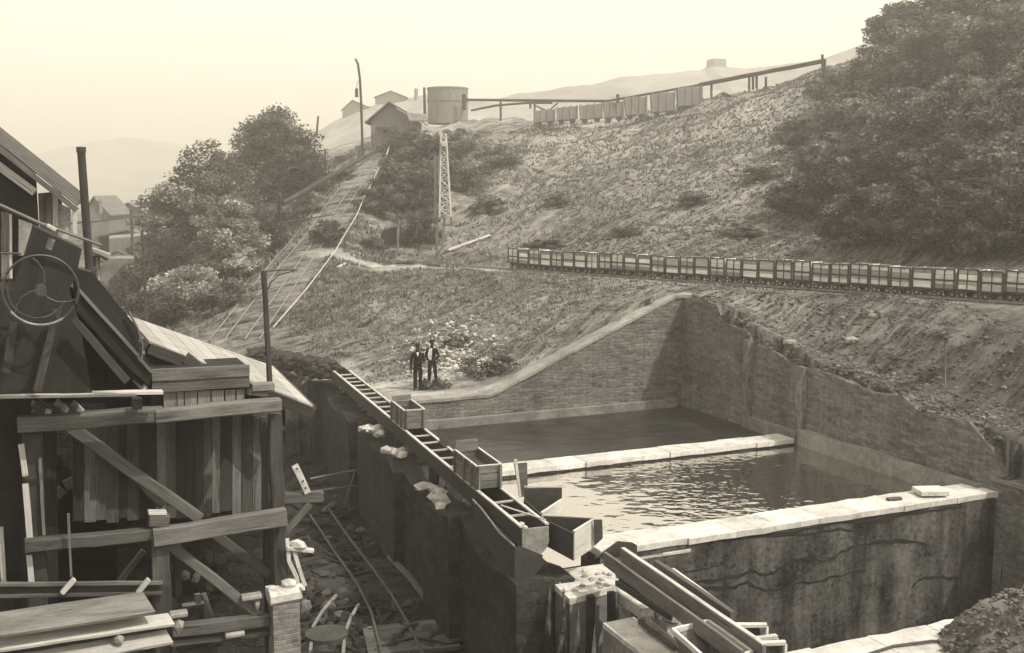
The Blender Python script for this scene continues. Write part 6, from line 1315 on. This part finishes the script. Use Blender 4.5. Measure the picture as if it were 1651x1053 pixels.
def person(loc, yaw, scale, label, hat, coat, trousers, arms, legs, open_shirt):
    """arms: (elbow, wrist) for left and right in body space; +y is where the person faces"""
    r = thing('person', label, 'person', (0, 0, 0)); V = []; E = []; Rd = []
    def add(p, rad, par=None):
        V.append(Vector(p)); Rd.append(rad); 
        if par is not None: E.append((par, len(V)-1))
        return len(V)-1
    pel = add((0, 0, .93), (.15, .1)); wst = add((0, 0, 1.08), (.135, .095), pel); cst = add((0, .01, 1.27), (.165, .11), wst); shd = add((0, -.005, 1.41), (.13, .085), cst)
    nk = add((0, 0, 1.5), .052, shd); jaw = add((0, .025, 1.57), (.062, .075), nk); hd = add((0, .012, 1.66), (.075, .092), jaw); add((0, 0, 1.735), (.055, .07), hd)
    hand_r = []
    for s in (-1, 1):
        (ex, ey, ez), (wx, wy, wz) = arms[s]; sh_ = add((s*.175, -.005, 1.4), .062, shd); el = add((ex, ey, ez), .043, sh_); wr = add((wx, wy, wz), .028, el)
        d = (Vector((wx, wy, wz))-Vector((ex, ey, ez))).normalized(); side_ = d.cross(Vector((0, 1, .2))).normalized(); pm = add(Vector((wx, wy, wz))+d*.07, (.034, .02), wr); pc_ = V[pm]
        for k, L in zip((-1.5, -.5, .5, 1.5), (.065, .078, .072, .055)):
            f1 = add(pc_+d*.035+side_*k*.016, .009, pm); f2 = add(V[f1]+d*L*.55+Vector((0, .008, 0)), .0085, f1); add(V[f2]+d*L*.4+Vector((0, .02, 0)), .007, f2)
        t1 = add(V[wr]+d*.035+side_*-.035, .011, wr); add(V[t1]+d*.04+side_*-.012, .009, t1)
        (kx, ky, kz), (ax_, ay, az) = legs[s]; hp = add((s*.09, 0, .88), .088, pel); kn = add((kx, ky, kz), .06, hp); an = add((ax_, ay, az), .038, kn); add((ax_+s*.02, ay+.13, .035), (.04, .03), an)
    body = skin_obj('body', V, E, Rd, 'skin', r); 
    # face
    for s in (-1, 1):
        b = MB(); b.rock((s*.032, .098, 1.665), .011, .05, (1, .6, .8)); b.build('eye', 'black_hat', r); b = MB(); b.rock((s*.083, .01, 1.655), .024, 1, (.4, .7, 1.1)); b.build('ear', 'skin', r)
    b = MB(); b.rock((0, .118, 1.64), .018, 1, (.7, 1, 1.3)); b.build('nose', 'skin', r); b = MB(); b.beam((-.022, .105, 1.6), (.022, .105, 1.6), .012, .008, UPV, .2, .3); b.build('mouth', 'skin', r)
    b = MB(); b.beam((-.028, .108, 1.618), (.028, .108, 1.618), .02, .012, UPV, .3, 1); b.build('moustache', 'hair', r)
    # trousers
    tv, te, trd = [(0, 0, 1.02), (0, 0, .93)], [(0, 1)], [(.15, .11), (.16, .115)]
    for s in (-1, 1):
        (kx, ky, kz), (ax_, ay, az) = legs[s]; i = len(tv); tv += [(s*.092, 0, .85), (kx, ky, kz), (ax_, ay, az-.0), (ax_, ay+.005, .07)]; te += [(1, i), (i, i+1), (i+1, i+2), (i+2, i+3)]; trd += [.102, .082, .075, .078]
    skin_obj('trousers', tv, te, trd, trousers, r, 1)
    # jacket: torso and sleeves
    jv = [(0, 0, .84 if not open_shirt else .98), (0, 0, 1.0), (0, 0, 1.12), (0, .01, 1.28), (0, -.005, 1.42), (0, 0, 1.475)]; je = [(0, 1), (1, 2), (2, 3), (3, 4), (4, 5)]; jr = [(.185, .135), (.17, .13), (.16, .12), (.185, .13), (.15, .1), (.065, .06)]
    for s in (-1, 1):
        (ex, ey, ez), (wx, wy, wz) = arms[s]; i = len(jv); jv += [(s*.18, -.005, 1.405), (ex, ey, ez), (wx, wy, wz)]; je += [(4, i), (i, i+1), (i+1, i+2)]; jr += [.075, .06, .048]
    skin_obj('jacket', jv, je, jr, coat, r, 2)
    if open_shirt:
        b = MB(); b.prism([Vector((-.05, .125, 1.47)), Vector((.06, .125, 1.47)), Vector((.1, .155, 1.3)), Vector((.095, .15, 1.0)), Vector((-.02, .15, 1.0)), Vector((-.05, .155, 1.3))], (0, .025, 0)); b.build('shirt', 'white_shirt', r)
    else:
        b = MB(); b.prism([Vector((-.045, .115, 1.485)), Vector((.045, .115, 1.485)), Vector((0, .16, 1.32))], (0, .02, 0)); b.build('shirt', 'white_shirt', r)
    for s in (-1, 1):
        (kx, ky, kz), (ax_, ay, az) = legs[s]; b = MB(); b.tube([(ax_+s*.005, ay-.07, .05), (ax_+s*.012, ay+.05, .05), (ax_+s*.02, ay+.17, .04)], .05, 8, .038); b.build('boot', 'boot', r, smooth=True)
    h = MB(); n = 20
    P = lambda rad, z, sq=1.15: [Vector((math.cos(2*math.pi*k/n)*rad, math.sin(2*math.pi*k/n)*rad*sq+.005, z)) for k in range(n)]
    h.prism(P(.155 if hat == 'brim' else .105, 1.715), (0, 0, .012)); h.prism(P(.095, 1.728), (0, 0, .085 if hat == 'brim' else .05)); h.prism(P(.075 if hat == 'brim' else .1, 1.78), (0, 0, .04))
    if hat == 'cap': h.prism([Vector((-.07, .09, 1.71)), Vector((.07, .09, 1.71)), Vector((.05, .17, 1.705)), Vector((-.05, .17, 1.705))], (0, 0, .012))
    h.build('hat', 'black_hat', r); b = MB(); b.tube([(0, -.03, 1.6), (0, -.03, 1.7)], .07, 12, .078); b.build('hair', 'hair', r)
    r.location = loc; r.rotation_euler = (0, 0, yaw); r.scale = (scale,)*3; return r
mA = U(674, 629, z=.0); mB = U(697, 622, z=.0); mA = zat(mA, gz(mA.x, mA.y)); mB = zat(mB, gz(mB.x, mB.y))
person(mA, math.pi+.1, 1.0, 'man in a long dark jacket and cap, left of the two standing men', 'cap', 'dark_coat', 'dark_trousers',
       {-1: ((-.27, .02, 1.13), (-.1, .21, 1.12)), 1: ((.27, 0, 1.12), (.26, .06, .86))}, {-1: ((-.1, .03, .48), (-.1, 0, .08)), 1: ((.1, .02, .48), (.11, .0, .08))}, False)
person(mB, math.pi-.25, .98, 'man in open jacket, white shirt and brimmed hat, right of the two standing men', 'brim', 'dark_coat', 'grey_trousers',
       {-1: ((-.29, -.02, 1.14), (-.14, .17, 1.02)), 1: ((.28, -.03, 1.13), (.12, .17, 1.04))}, {-1: ((-.15, .05, .48), (-.2, .03, .08)), 1: ((.12, .0, .48), (.14, -.02, .08))}, True)
HAZE_D = 0.0021
# ================================================================ HAZE
b = MB(); b.prism([Vector((-1850, -100, -9)), Vector((1850, -100, -9)), Vector((1850, 2250, -9)), Vector((-1850, 2250, -9))], (0, 0, 95))
m, t = ntree('pale_haze'); pv = N(t, 'ShaderNodeVolumePrincipled'); pv.inputs['Color'].default_value = (.98, .955, .90, 1); pv.inputs['Density'].default_value = HAZE_D
pv.inputs['Anisotropy'].default_value = 0.65
o = N(t, 'ShaderNodeOutputMaterial'); t.links.new(pv.outputs[0], o.inputs['Volume'])
hz = b.build('haze', m); tag(hz, 'pale haze thickening toward the far hills', kind='stuff')
